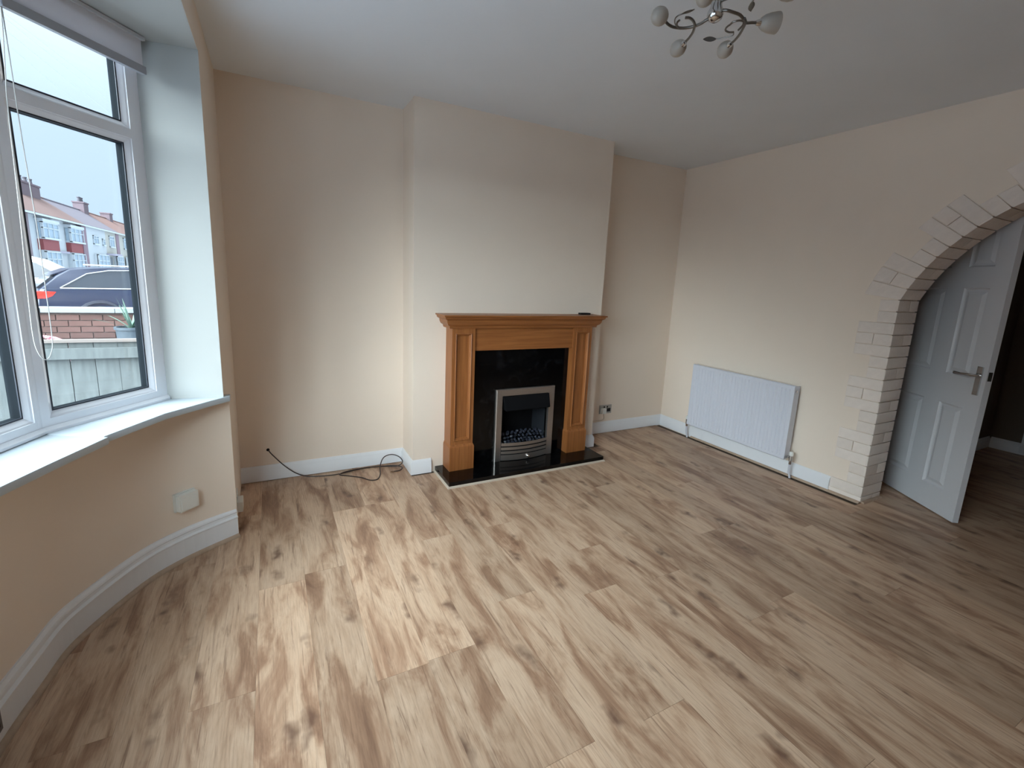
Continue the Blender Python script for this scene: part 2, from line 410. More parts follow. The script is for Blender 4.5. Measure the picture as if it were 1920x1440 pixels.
# outer skin above the bay windows
# right wall with arched opening
RA = 1.0143; YC = -2.8123; ZCA = 1.0412; ZC = 1.385; T0 = math.asin((ZC-ZCA)/RA)
arc = [(YC + (RA+0.008)*math.cos(t), ZCA + (RA+0.008)*math.sin(t)) for t in [T0+(math.pi-2*T0)*i/28 for i in range(29)]]
arc[0] = (-1.849, arc[0][1]); arc[-1] = (2*YC+1.849, arc[-1][1])
mb = MB()
mb.box((0, 0, -0.1), (0.25, -1.849, H)); mb.box((0, YF, -0.1), (0.25, 2*YC+1.849, H))
for i in range(28):
    (ya, za), (yb, zb) = arc[i], arc[i+1]
    mb.prism([(ya, za), (ya, H), (yb, H), (yb, zb)], 0, 0.25, axis=0)
mb.box((0, -1.8495, 0), (0.25, -1.849, ZC))
wall_right = struct('wall_right', mb, CREAM)
mb = MB(); mb.box((XL-0.2, YF-0.1, -0.1), (2.9, YF, H)); struct('wall_front', mb, CREAM)
mb = MB(); mb.box((0.25, -1.70, -0.1), (0.64, -1.60, H)); mb.box((0.64, -1.70, 2.0), (1.42, -1.60, H)); mb.box((1.42, -1.70, -0.1), (2.8, -1.60, H))
mb.box((0.60, -0.9, -0.1), (1.5, -0.8, H)); mb.box((0.55, -1.6, -0.1), (0.63, -0.8, H)); mb.box((1.43, -1.6, -0.1), (1.5, -0.8, H))
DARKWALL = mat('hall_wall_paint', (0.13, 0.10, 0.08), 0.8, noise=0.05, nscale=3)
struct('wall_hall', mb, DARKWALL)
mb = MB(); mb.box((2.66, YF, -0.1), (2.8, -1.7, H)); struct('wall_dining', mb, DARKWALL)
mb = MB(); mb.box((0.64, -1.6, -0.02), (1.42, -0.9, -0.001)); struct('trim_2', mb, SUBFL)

# painted bricks round the arch: fronts toothed 3 long / 2 short, and the reveal
def brick_box(l, w, h, name, M, seed):
    pass
PITCH = 0.0746; nV = 18
z0 = 0.044 - PITCH*0
fr_cnt = 0
def arch_frame(s):
    """point on the intrados and the directions along/outward at arc length s from the floor"""
    LV = ZC
    if s < LV: return (-1.857, s), (0, 1), (1, 0)
    if s < LV + (math.pi-2*T0)*RA:
        t = T0+(s-LV)/RA; n_ = (s-LV)/PITCH; nm_ = (math.pi-2*T0)*RA/PITCH; nn = min(n_, nm_-n_)
        KP = [(0, 7.5), (3, 29), (8, 43), (9, 47), (nm_/2, 90)]          # the joints do not point at one centre
        for (a_, fa), (b_, fb) in zip(KP, KP[1:]):
            if nn <= b_+1e-6: ph_ = fa+(fb-fa)*(nn-a_)/(b_-a_); break
        ph_ = math.radians(ph_ if n_ < nm_/2 else 180-ph_)
        return (YC+RA*math.cos(t), ZCA+RA*math.sin(t)), (-math.sin(t), math.cos(t)), (math.cos(ph_), math.sin(ph_))
    u = s-LV-(math.pi-2*T0)*RA; return (2*YC+1.857, ZC-u), (0, -1), (-1, 0)
TOT = 2*ZC + (math.pi-2*T0)*RA
def quad_brick(s0, s1, a, b, x0, x1, joint=0.0022):
    """brick between arc lengths s0..s1, a..b outward from the intrados, x0..x1 through the wall"""
    s0 += joint; s1 -= joint; loops = []
    j = random.uniform(-0.0015, 0.0015)
    for s in (s0, s1):
        (y, z), _, (oy, oz) = arch_frame(max(0.001, min(TOT-0.001, s)))
        loops.append([(x0+j, y+oy*a, z+oz*a), (x1, y+oy*a, z+oz*a), (x1, y+oy*b, z+oz*b), (x0+j, y+oy*b, z+oz*b)])
    m_ = MB(); m_.loft(loops); m_.bevel(0.0032, 2)
    for v in m_.bm.verts: v.co += Vector((random.uniform(-1, 1), random.uniform(-1, 1), random.uniform(-1, 1)))*0.0006
    return m_
s = 0.044; k = 0
rows = [(0.002, 0.044)]
while s < TOT-0.02:
    rows.append((s, min(s+PITCH, TOT-0.004))); s += PITCH
for i, (sa, sb) in enumerate(rows):
    g = (i+2) % 5 if i > 0 else 3           # rows 3,4 of every five are short
    long_ = g not in (4, 0)
    if i == 0 or i == 1: long_ = True
    mid = g == 2
    if long_:
        if mid: segs = [(0.0, 0.1), (0.104, 0.203)]
        else: segs = [(0.0, 0.202)]
    else: segs = [(0.0, 0.1)]
    for a, b in segs:
        obj('brick', quad_brick(sa, sb, a, b, -0.009, 0.004), BRICKP, wall_right, smooth=True)
    xs = [(-0.002, 0.25)] if i % 3 else [(-0.002, 0.14), (0.144, 0.25)]
    for xa, xb in xs:
        if xa < 0: xa = -0.0088
        obj('brick', quad_brick(sa, sb, -0.004, 0.008, xa, xb, 0.003), BRICKP, wall_right, smooth=True)

# skirting boards
def skirt_prof(h, t=0.018):
    return [(0.0, 0.004), (t, 0.004), (t, h*0.74), (t*0.78, h*0.80), (t*0.78, h*0.85), (t*0.45, h*0.93), (t*0.30, h), (0.0, h)]
mb = MB(); mb.sweep([(XL, 0), (XB1, 0), (XB1, -DB), (-2.553, -DB)], skirt_prof(0.108), side=-1); struct('baseboard_back', mb, GLOSSW, smooth=True)
mb = MB(); mb.sweep([(-1.222, -DB), (XB2, -DB), (XB2, 0), (0, 0), (0, -1.655)], skirt_prof(0.112), side=-1); struct('baseboard_right', mb, GLOSSW, smooth=True)
bayprof = [(0.0, 0.012), (0.019, 0.012), (0.019, 0.104), (0.024, 0.108), (0.024, 0.113), (0.014, 0.120), (0.013, 0.132), (0.018, 0.138), (0.016, 0.146), (0.006, 0.155), (0.0, 0.156)]
BWS = [(-3.752, -0.678)] + BW[1:-1] + [mir((-3.752, -0.678))]
BWs = [tuple(v) for v in cat_rom([(p[0], p[1], 0) for p in BWS], 4)]
mb = MB(); mb.sweep([(p[0], p[1]) for p in BWs], bayprof, side=1); struct('baseboard_left', mb, GLOSSW)
mb = MB(); mb.sweep([(p[0], p[1]) for p in BWs], [(0.0, 0.0), (0.034, 0.0), (0.034, 0.004), (0.030, 0.010), (0.022, 0.016), (0.0, 0.016)], side=1); struct('trim_3', mb, BEADW, smooth=True)
mb = MB(); mb.sweep([(0, -0.42), (0, -1.86)], [(0.0, 0.0), (0.030, 0.0), (0.030, 0.004), (0.024, 0.012), (0.018, 0.015), (0.0, 0.015)], side=-1); struct('trim_4', mb, BEADW, smooth=True)
mb = MB(); mb.sweep([(0.008, -1.858), (0.25, -1.858)], [(0.0, 0.0), (0.022, 0.0), (0.018, 0.010), (0.0, 0.014)], side=-1); struct('trim_5', mb, BEADW, smooth=True)
mb = MB(); mb.sweep([(2.66, -1.72), (2.66, YF)], skirt_prof(0.11), side=-1); mb.sweep([(1.42, -1.7), (2.66, -1.7)], skirt_prof(0.11), side=-1)
struct('baseboard_hall', mb, GLOSSW)
mb = MB(); mb.box((2.60, -2.75, 0.03), (2.655, -1.93, 0.09)); mb.box((2.62, -2.75, 0.09), (2.657, -1.93, 2.0)); mb.bevel(0.003)
struct('door_2', mb, DOORW)

# window sill: two boards meeting at a kink
sill_in = [(-3.735, -0.735), (-3.80, -0.80), (-3.954, -0.982), (-4.093, -1.241)]
sill_in2 = [(-4.079, -1.246), (-4.161, -1.465), (-4.222, -1.64), (-4.235, -1.85), (-4.238, YM)]
sill_full2 = sill_in2 + [mir(p) for p in sill_in2[1:-1]][::-1]
fA = Vector(FR[1]); fo = lambda p, d=0.02: (p[0]-d, p[1])
mb = MB(); mb.prism([(-3.735, -0.700), (-3.7635, -0.70), (-3.7635, -0.745), (-4.00, -0.712), fo(FR[1], 0.01), (-4.093, -1.241), (-3.954, -0.982), (-3.80, -0.805), (-3.735, -0.742)], ZS-0.028, ZS); mb.bevel(0.004, 2)
sill = struct('trim_6', mb, SILL, smooth=True)
mb = MB(); mb.prism([fo(FR[1], 0.012)] + [fo(p) for p in FR[2:4]] + [fo(FR[4], 0.012)] + [mir((-4.093, -1.241))] + [mir(p) for p in sill_in2[:-1]] + [sill_in2[-1]] + sill_in2[:-1][::-1] + [(-4.094, -1.2415)], ZS-0.030, ZS-0.002); mb.bevel(0.004, 2)
struct('trim_7', mb, SILL, smooth=True)
mb = MB(); mb.prism([mir(p) for p in [(-3.735, -0.700), (-3.7635, -0.70), (-3.7635, -0.745), (-4.00, -0.712), fo(FR[1], 0.01), (-4.093, -1.241), (-3.954, -0.982), (-3.80, -0.805), (-3.735, -0.742)]], ZS-0.028, ZS); mb.bevel(0.004, 2)
struct('trim_8', mb, SILL, smooth=True)

# ------------------------------------------------------------------ bay windows
def facet_M(a, b):
    a = Vector(a); b = Vector(b); d = (b-a).normalized(); n = Vector((-d.y, d.x))    # n points into the room for a path running -y
    M = Matrix.Identity(4)
    M.col[0] = (d.x, d.y, 0, 0); M.col[1] = (n.x, n.y, 0, 0); M.col[2] = (0, 0, 1, 0); M.col[3] = (a.x, a.y, 0, 1)
    return M, (b-a).length
def window(idx, a, b, sl=0.048, sr=0.048):
    """local: x along the facet, y towards the room, z up"""
    M, L = facet_M(a, b); zb, zt = ZS-0.002, ZH
    root = empty('window_%d' % idx, (a[0], a[1], zb), kind='structure')
    f = MB()
    e1, e2, eb, et = sl-0.022, sr-0.022, 0.052, 0.05
    f.box((0, -0.06, zb), (e1, 0, zt), M); f.box((L-e2, -0.06, zb), (L, 0, zt), M)
    f.box((e1, -0.06, zb), (L-e2, 0, zb+eb), M); f.box((e1, -0.06, zt-et), (L-e2, 0, zt), M)
    f.bevel(0.003); obj('frame', f, UPVC, root)
    t = MB(); t.box((e1, -0.06, 1.912), (L-e2, 0.0, 1.948), M); t.bevel(0.004, 2); obj('transom', t, UPVC, root)
    # sloping glazing beads round each pane
    for nm, z0, z1 in (('lower', zb+eb, 1.912), ('upper', 1.948, zt-et)):
        bd = MB(); x0, x1 = e1, L-e2; w = 0.022
        def ring(o, y): return [M @ Vector((x0+o, y, z0+o)), M @ Vector((x1-o, y, z0+o)), M @ Vector((x1-o, y, z1-o)), M @ Vector((x0+o, y, z1-o))]
        bd.loft([ring(0, -0.004), ring(0.006, -0.006), ring(w, -0.018), ring(w, -0.05), ring(0, -0.05)], cap=False)
        obj('glazing_bead', bd, UPVC, root)
        gk = MB()
        def ring2(o, y): return [M @ Vector((x0+o, y, z0+o)), M @ Vector((x1-o, y, z0+o)), M @ Vector((x1-o, y, z1-o)), M @ Vector((x0+o, y, z1-o))]
        gk.loft([ring2(w, -0.017), ring2(w+0.0035, -0.018), ring2(w+0.0035, -0.052), ring2(w, -0.052)], cap=False); obj('gasket', gk, SPACER, root)
        gg = MB(); gg.loft([ring2(w-0.001, -0.0172), ring2(w+0.005, -0.0172), ring2(w+0.005, -0.0205), ring2(w-0.001, -0.0205)], cap=False); obj('gasket', gg, GASKET, root)
        gl = MB(); gl.box((x0+w+0.003, -0.046, z0+w+0.003), (x1-w-0.003, -0.042, z1-w-0.003), M); obj('pane', gl, GLASS, root)
    return root, M, L
wins = []
for i in range(5):
    wins.append(window(i+1, FR[i], FR[i+1], sl=0.074 if i == 0 else 0.05, sr=0.074 if i == 4 else 0.05))
k = 9
for p in FR[1:5]:
    mb = MB(); mb.lathe([(0.0, ZS), (0.030, ZS), (0.030, ZH), (0.0, ZH)], Matrix.Translation((p[0]-0.030, p[1], 0)), 12); struct('trim_%d' % k, mb, UPVC, smooth=True); k += 1
# base ledge strip under the frames
mb = MB(); mb.sweep([A0+dA*0.0]+[Vector(p) for p in FR[1:]], [(-0.03, ZS), (0.014, ZS), (0.014, ZS+0.010), (0.004, ZS+0.022), (-0.03, ZS+0.022)], side=1); struct('trim_%d' % k, mb, UPVC); k += 1
# a hairline of shrunken sealant over the transom end
# roller blinds at the head of the facets
def blind(i, label, cord=False):
    _, M, L = wins[i]; a = 0.02; b = L-0.02
    r = empty('roller_blind', (M @ Vector((L/2, 0.04, ZH))), label=label, cat='blind', group='roller blinds at the head of the bay window')
    f = MB(); f.box((a, 0.052, 2.195), (b, 0.054, ZH-0.004), M); f.lathe([(0, 0), (0.022, 0), (0.022, b-a), (0, b-a)], M @ Matrix.Translation((a, 0.030, ZH-0.028)) @ Matrix.Rotation(math.pi/2, 4, 'Y'), 14)
    obj('fabric', f, BLIND, r, smooth=True)
    g = MB(); g.box((a-0.006, 0.044, 2.166), (b+0.002, 0.062, 2.196), M); g.bevel(0.005, 2); obj('bottom_bar', g, BLINDBAR, r, smooth=True)
    h = MB(); h.box((a-0.01, 0.050, ZH-0.016), (b+0.004, 0.064, ZH-0.003), M); h.bevel(0.003); obj('head_rail', h, ALU, r)
    if cord:
        pts = [(0.49, 2.27), (0.492, 2.14), (0.506, 1.953), (0.511, 1.873), (0.521, 1.546), (0.528, 1.374), (0.535, 1.159), (0.527, 1.082), (0.506, 1.054), (0.487, 1.078), (0.478, 1.134), (0.477, 1.339), (0.477, 1.518), (0.484, 1.77), (0.486, 1.95), (0.488, 2.14), (0.490, 2.27)]
        off = 0.045
        c = MB(); c.tube(cat_rom([M @ Vector((s_, off, z)) for s_, z in pts], 6), 0.0016, 6); obj('pull_cord', c, mat('cord', (0.60, 0.60, 0.60), 0.5), r, smooth=True)
blind(0, 'white roller blind rolled up over the window pane nearest the fireplace', True)
blind(1, 'roller blind over the second window pane from the fireplace')
blind(2, 'roller blind over the middle pane of the bay')
blind(3, 'roller blind over the bay pane fourth from the fireplace')
blind(4, 'roller blind over the bay pane farthest from the fireplace')
# bay outer roof so no sky leaks in
mb = MB(); mb.prism([(-3.8, -0.6)] + [(x-0.06, y) for x, y in FR] + [(-3.8, -3.55)], H+0.12, H+0.2); struct('trim_20', mb, CREAM)

# ------------------------------------------------------------------ fireplace
fp = empty('fireplace_surround', (-1.862, -0.34, 0.04), label='honey oak fire surround with panelled pilasters and black granite back panel', cat='fireplace')
YP = -0.40
def frame_mould(mb, x0, x1, z0, z1, y, w=0.015, d=0.007):
    def ring(o, yy): return [(x0+o, yy, z0+o), (x1-o, yy, z0+o), (x1-o, yy, z1-o), (x0+o, yy, z1-o)]
    mb.loft([ring(0, y+0.004), ring(0.002, y-d), ring(w*0.45, y-d*1.1), ring(w, y+0.004)], cap=False)
for x0, x1 in ((-2.452, -2.281), (-1.450, -1.276)):
    m_ = MB(); m_.box((x0, YP+0.014, 0.215), (x1, -DB+0.001, 1.070))
    pa_, pb_ = x0+0.025, x1-0.027
    m_.box((x0, YP, 0.215), (pa_, YP+0.014, 1.070)); m_.box((pb_, YP, 0.215), (x1, YP+0.014, 1.070)); m_.box((pa_, YP, 0.215), (pb_, YP+0.014, 0.262)); m_.box((pa_, YP, 1.030), (pb_, YP+0.014, 1.070))
    obj('pilaster', m_, OAKV, fp)
    pp = MB()
    def rq(o, yy): return [(pa_+o, yy, 0.262+o), (pb_-o, yy, 0.262+o), (pb_-o, yy, 1.030-o), (pa_+o, yy, 1.030-o)]
    pp.loft([rq(-0.002, YP+0.001), rq(-0.001, YP-0.005), rq(0.003, YP-0.007), rq(0.007, YP-0.004), rq(0.011, YP+0.004), rq(0.015, YP+0.006), rq(0.017, YP+0.014)], cap=False); obj('panel_moulding', pp, OAKV, fp)
    q = MB()
    q.loft([[(x0-0.008*k_, YP-0.012*k_, z), (x1+0.008*k_, YP-0.012*k_, z), (x1+0.008*k_, -DB+0.001, z), (x0-0.008*k_, -DB+0.001, z)] for k_, z in ((1, 0.04), (1, 0.200), (0.9, 0.214), (0.0, 0.232))])
    obj('plinth', q, OAKV, fp)
m_ = MB(); m_.box((-2.279, YP+0.014, 0.905), (-1.448, -DB+0.001, 1.070)); obj('frieze', m_, OAKH, fp)
m_ = MB(); m_.box((-2.279, YP+0.012, 0.905), (-2.274, -DB, 0.912)); 
m_.bm.free()
cor = MB(); lp = []
for o_, z in ((0.0, 1.066), (0.006, 1.066), (0.010, 1.082), (0.026, 1.092), (0.034, 1.108), (0.036, 1.124), (0.052, 1.134), (0.056, 1.146), (0.056, 1.150)):
    lp.append([(-2.468-o_, YP-0.004-o_, z), (-1.252+o_, YP-0.004-o_, z), (-1.252+o_, -DB+0.001, z), (-2.468-o_, -DB+0.001, z)])
cor.loft(lp); obj('cornice', cor, OAKH, fp, smooth=True)
m_ = MB(); m_.box((-2.532, YP-0.070, 1.150), (-1.188, -DB+0.001, 1.160)); m_.bevel(0.003, 2); obj('mantel_shelf', m_, OAKH, fp)
# granite back panel with the cut-out for the fire
m_ = MB(); xo0, xo1, zo1 = -2.03, -1.63, 0.56
m_.box((-2.279, -0.345, 0.04), (xo0, -0.300, 0.905)); m_.box((xo1, -0.345, 0.04), (-1.448, -0.300, 0.905)); m_.box((xo0, -0.345, zo1), (xo1, -0.300, 0.905))
obj('back_panel', m_, GRANITE, fp)
hearth = empty('hearth', (-1.864, -0.43, 0.0), label='polished black granite hearth slab under the fire surround', cat='hearth')
m_ = MB(); m_.box((-2.522, -0.585, 0.008), (-1.210, -DB-0.002, 0.040)); m_.bevel(0.003, 2); obj('slab', m_, GRANITE, hearth)
m_ = MB(); m_.sweep([(-2.523, -DB-0.01), (-2.523, -0.586), (-1.209, -0.586), (-1.209, -DB-0.02)], [(0.0, 0.0), (0.011, 0.0), (0.010, 0.008), (0.0, 0.013)], side=-1)
obj('floor_bead', m_, BEADL, hearth)

# the electric fire set into the panel
fire = empty('electric_fire', (-1.83, -0.36, 0.04), label='inset electric fire with brushed steel frame and bowed louvred front', cat='fire')
FX0, FX1, FZ0, FZ1, FY = -2.085, -1.572, 0.0405, 0.603, -0.372
bw_, iz = 0.052, 0.183
def ring(o, y, zb=FZ0): return [(FX0+o, y, zb), (FX1-o, y, zb), (FX1-o, y, FZ1-o), (FX0+o, y, FZ1-o)]
m_ = MB()
def uframe(m_, o0, o1, y0, y1):
    A_ = [(FX0+o0, FZ0), (FX0+o0, FZ1-o0), (FX1-o0, FZ1-o0), (FX1-o0, FZ0)]; B_ = [(FX0+o1, FZ0), (FX0+o1, FZ1-o1), (FX1-o1, FZ1-o1), (FX1-o1, FZ0)]
    return A_, B_
A_, B_ = uframe(m_, 0, bw_, 0, 0)
loops = []
for i in range(4):
    a, b = A_[i], B_[i]; mid_ = ((a[0]+b[0]*0.0+b[0]*0)/1, a[1])
    loops.append([(a[0], -0.346, a[1]), (a[0], FY+0.006, a[1]), (a[0]*0.88+b[0]*0.12, FY, a[1]*0.88+b[1]*0.12), (b[0], FY+0.004, b[1]), (b[0], -0.33, b[1])])
m_.loft(loops); obj('frame', m_, STEEL, fire)
m_ = MB()   # firebox lining
ix0, ix1, itz = FX0+bw_, FX1-bw_, FZ1-bw_
def quadbox(m_, a, b): m_.box(a, b)
quadbox(m_, (ix0-0.004, -0.20, FZ0), (ix0, -0.345, itz)); quadbox(m_, (ix0, -0.205, FZ0), (ix1, -0.20, itz)); quadbox(m_, (ix0, -0.205, itz), (ix1, -0.345, itz+0.004))
m_.box((ix0, -0.345, FZ0), (ix1, -0.205, 0.15))
obj('firebox', m_, MATTBLACK, fire)
m_ = MB(); m_.prism([(ix1, -0.345), (ix1-0.05, -0.207), (ix1-0.045, -0.2065), (ix1+0.004, -0.345)], 0.15, 0.44); obj('side_panel', m_, FIREGREY, fire)
m_ = MB()   # canopy
for z0_, z1_ in ((0,0),):
    m_.loft([[(ix0+0.004, -0.374, itz-0.004), (ix1-0.004, -0.374, itz-0.004), (ix1-0.004, -0.30, itz-0.004), (ix0+0.004, -0.30, itz-0.004)],
             [(ix0+0.022, -0.400, itz-0.105), (ix1-0.004, -0.400, itz-0.105), (ix1-0.004, -0.31, itz-0.105), (ix0+0.022, -0.31, itz-0.105)],
             [(ix0+0.024, -0.396, itz-0.112), (ix1-0.008, -0.396, itz-0.112), (ix1-0.008, -0.31, itz-0.112), (ix0+0.024, -0.31, itz-0.112)]])
obj('canopy', m_, MATTBLACK, fire)
def bow(z0_, z1_, y0_=FY, d=0.030, t=0.003, n=14, xa=None, xb=None):
    xa = ix0+0.002 if xa is None else xa; xb = ix1-0.002 if xb is None else xb
    m_ = MB(); lp = []
    for i in range(n+1):
        u = i/n; x = xa+(xb-xa)*u; y = y0_-d*(1-(2*u-1)**2)
        lp.append([(x, y, z0_), (x, y, z1_), (x, y+t, z1_), (x, y+t, z0_)])
    m_.loft(lp); return m_
for za, zb_ in ((0.159, 0.183), (0.127, 0.149), (0.096, 0.117)):
    obj('louvre', bow(za, zb_), STEEL, fire, smooth=True)
obj('front_cover', bow(0.0445, 0.088), STEEL, fire, smooth=True)
obj('grille_backing', bow(0.046, 0.180, FY+0.0032, t=0.008), MATTBLACK, fire, smooth=True)
m_ = MB(); m_.lathe([(0, 0), (0.010, 0), (0.011, 0.006), (0.007, 0.012), (0.010, 0.020), (0, 0.023)], Matrix.Translation((-1.812, FY-0.029, 0.067)) @ Matrix.Rotation(math.pi/2, 4, 'X'), 14)
obj('control_knob', m_, mat('bright_chrome', (0.9, 0.9, 0.9), 0.12, metal=1.0), fire, smooth=True)
# loose pebbles on the fuel bed
pb = []
for q in range(3):
    m_ = MB(); m_.blob((0, 0, 0), (0.017, 0.013, 0.0115), sub=1, jit=0.10)
    pb.append(m_)
first = []
rows_ = [(-0.352, 0.164, 13), (-0.333, 0.176, 13), (-0.314, 0.196, 12), (-0.295, 0.214, 11), (-0.275, 0.222, 10)]
protos = []
for m_ in pb:
    protos.append(m_)
meshes = []
lab = 'small blue-grey pebble heaped in the electric fire behind its louvred front'
cnt = 0
for (y, z, n) in rows_:
    for i in range(n):
        x = ix0+0.018+(ix1-ix0-0.036)*i/(n-1)+random.uniform(-0.004, 0.004)
        u = 2*(i/(n-1))-1; zz = z+0.012*(1-u*u)+random.uniform(-0.003, 0.003)
        if cnt < 3:
            o = obj('pebble', protos[cnt], PEBBLE, smooth=True, origin=(0, 0, 0)); meshes.append(o)
        else:
            o = meshes[cnt % 3].copy(); COL.objects.link(o)
        o.location = (x, y+random.uniform(-0.004, 0.004), zz); o.rotation_euler = (random.uniform(-0.6, 0.6), random.uniform(-0.6, 0.6), random.uniform(0, 3))
        props(o, lab, 'pebble', 'pebbles in the electric fire'); cnt += 1
m_ = MB(); m_.loft([[(ix0+0.003, -0.362, 0.15), (ix1-0.003, -0.362, 0.15), (ix1-0.003, -0.207, 0.15), (ix0+0.003, -0.207, 0.15)], [(ix0+0.003, -0.360, 0.155), (ix1-0.003, -0.360, 0.155), (ix1-0.003, -0.207, 0.215), (ix0+0.003, -0.207, 0.215)]])
obj('fuel_bed', m_, MATTBLACK, fire)

# black remote on the mantel shelf
rc = MB(); rc.box((-1.355, -0.345, 1.1605), (-1.262, -0.308, 1.174)); rc.bevel(0.005, 2)
obj('remote_control', rc, BLACK, smooth=True, label='small black remote control lying on the right end of the mantel shelf', cat='remote control')

# ------------------------------------------------------------------ radiator
rad = empty('radiator', (-0.06, -0.89, 0.14), label='white panel radiator with fluted front on the wall beside the brick arch', cat='radiator')
y0, y1, z0_, z1_ = -0.425, -1.362, 0.142, 0.722
m_ = MB(); XR = -0.104
nf = 29; step = (abs(y1-y0)-0.05)/nf; pts_ = [(-0.090, y0), (XR+0.002, y0), (XR, y0-0.012)]
y = y0-0.025
for i in range(nf):
    pts_ += [(XR, y), (XR, y-step*0.60), (XR+0.0035, y-step*0.72), (XR+0.0035, y-step*0.88)]
    y -= step
pts_ += [(XR, y), (XR, y1+0.012), (XR+0.002, y1), (-0.090, y1)]
m_.prism(pts_, z0_+0.03, z1_-0.03)
m_.loft([[(-0.090, y0, z), (XR+d_, y0-(0.0 if d_ < 0.004 else 0.004), z), (XR+d_, y1+(0.0 if d_ < 0.004 else 0.004), z), (-0.090, y1, z)] for z, d_ in ((z1_-0.03, 0.0), (z1_-0.006, 0.0), (z1_, 0.008))])
m_.loft([[(-0.090, y0, z), (XR+d_, y0, z), (XR+d_, y1, z), (-0.090, y1, z)] for z, d_ in ((z0_, 0.008), (z0_+0.006, 0.0), (z0_+0.03, 0.0))])
obj('front_panel', m_, RADW, rad)
m_ = MB(); m_.box((-0.060, y0-0.01, z0_+0.01), (-0.040, y1+0.01, z1_-0.01)); obj('rear_panel', m_, RADW, rad)
m_ = MB(); m_.box((-0.0895, y1+0.002, z0_+0.005), (-0.034, y1+0.006, z1_-0.005)); m_.bevel(0.001); obj('side_panel', m_, RADW, rad)
m_ = MB(); m_.box((-0.0895, y0-0.006, z0_+0.005), (-0.034, y0-0.002, z1_-0.005)); obj('side_panel', m_, RADW, rad)
m_ = MB()
for i in range(46):
    yy = y0-0.02-i*(abs(y1-y0)-0.04)/45; m_.box((-0.088, yy-0.002, z1_-0.016), (-0.062, yy+0.002, z1_-0.010))
obj('top_grille', m_, RADW, rad, kind='stuff')
m_ = MB(); m_.lathe([(0, 0), (0.009, 0), (0.009, 0.006), (0.005, 0.007), (0, 0.007)], Matrix.Translation((-0.074, y1+0.003, z1_-0.045)) @ Matrix.Rotation(math.pi/2, 4, 'X'), 12); obj('air_vent', m_, CHROME, rad, smooth=True)
for yb_ in (-0.61, -1.19):
    m_ = MB(); m_.box((-0.036, yb_-0.01, 0.2), (-0.001, yb_+0.01, 0.6)); obj('bracket', m_, RADW, rad)
# valves and pipes
for side, yv in ((1, y0+0.028), (-1, y1-0.030)):
    v = MB(); v.cyl((-0.066, yv, 0.165), (-0.066, yv-0.03*-side*-1 if False else yv - side*0.026, 0.165), 0.010, 12)
    v.cyl((-0.066, yv, 0.140), (-0.066, yv, 0.182), 0.013, 12); v.cyl((-0.066, yv, 0.112), (-0.066, yv, 0.140), 0.010, 6)
    vo = obj('valve', v, CHROME, rad, smooth=True)
    c = MB(); c.lathe([(0, 0), (0.014, 0), (0.016, 0.006), (0.015, 0.026), (0.011, 0.032), (0, 0.033)], Matrix.Translation((-0.066, yv, 0.181)), 12); obj('valve_cap', c, WPLAS, vo, smooth=True)
    p = MB(); p.tube(cat_rom([(-0.066, yv, 0.125), (-0.066, yv, 0.09), (-0.062, yv+0.0, 0.05), (-0.050, yv-0.004, 0.012), (-0.050, yv-0.004, 0.0005)], 5), 0.0078, 10); obj('pipe', p, RADW, rad, smooth=True)

# ------------------------------------------------------------------ hall door (open)
door = empty('door_1', (0.251, -2.259, 0.008), kind='structure')
dM = Matrix.Identity(4); du = Vector((0.524, 0.8517, 0)); dn_ = Vector((0.8517, -0.524, 0))   # dn_: away from camera room
dM.col[0] = (*du, 0); dM.col[1] = (*dn_, 0); dM.col[2] = (0, 0, 1, 0); dM.col[3] = (0.251, -2.259, 0, 1)
LW, TH = 0.762, 0.035; DZ = 1.985
m_ = MB()
cols = [(0.105, 0.272), (0.408, LW-0.105)] if False else [(0.108, 0.275), (0.400, 0.655)]
cols = [(0.108, 0.322), (0.440, 0.654)]
cols = [(0.108, 0.280), (0.405, 0.655)]
rws = [(0.175, 0.735), (0.930, 1.480), (1.610, 1.870)]
xs_ = [0, cols[0][0], cols[0][1], cols[1][0], cols[1][1], LW]; zs_ = [0.008, 0.175, 0.735, 0.930, 1.480, 1.610, 1.870, DZ]
for i in range(5):
    for j in range(7):
        if i in (1, 3) and j in (1, 3, 5):
            m_.box((xs_[i], 0.014, zs_[j]), (xs_[i+1], TH, zs_[j+1]), dM)
        else: m_.box((xs_[i], 0, zs_[j]), (xs_[i+1], TH, zs_[j+1]), dM)
bmesh.ops.remove_doubles(m_.bm, verts=m_.bm.verts, dist=1e-5)
obj('leaf', m_, DOORW, door)
for ca in cols:
    for ra in rws:
        q = MB(); x0, x1 = ca; z0r, z1r = ra
        def rg(o, y): return [dM @ Vector((x0+o, y, z0r+o)), dM @ Vector((x1-o, y, z0r+o)), dM @ Vector((x1-o, y, z1r-o)), dM @ Vector((x0+o, y, z1r-o))]
        q.loft([rg(0, 0.001), rg(0.006, 0.008), rg(0.012, 0.0105), rg(0.020, 0.0105), rg(0.040, 0.003), rg(0.042, 0.002)], cap='end')
        obj('panel', q, DOORW, door)
h_ = MB(); h_.box((0.028, -0.008, 0.835), (0.062, 0, 1.010), dM); h_.bevel(0.006, 2); hp = obj('handle_plate', h_, CHROME, door, smooth=True)
h_ = MB(); h_.tube([dM @ Vector(p) for p in ((0.045, -0.004, 0.956), (0.045, -0.035, 0.956), (0.052, -0.046, 0.956), (0.075, -0.049, 0.956), (0.12, -0.048, 0.953), (0.165, -0.046, 0.952))], 0.008, 10, rr=[0.009, 0.008, 0.009, 0.0085, 0.007, 0.010]); obj('lever', h_, CHROME, hp, smooth=True)
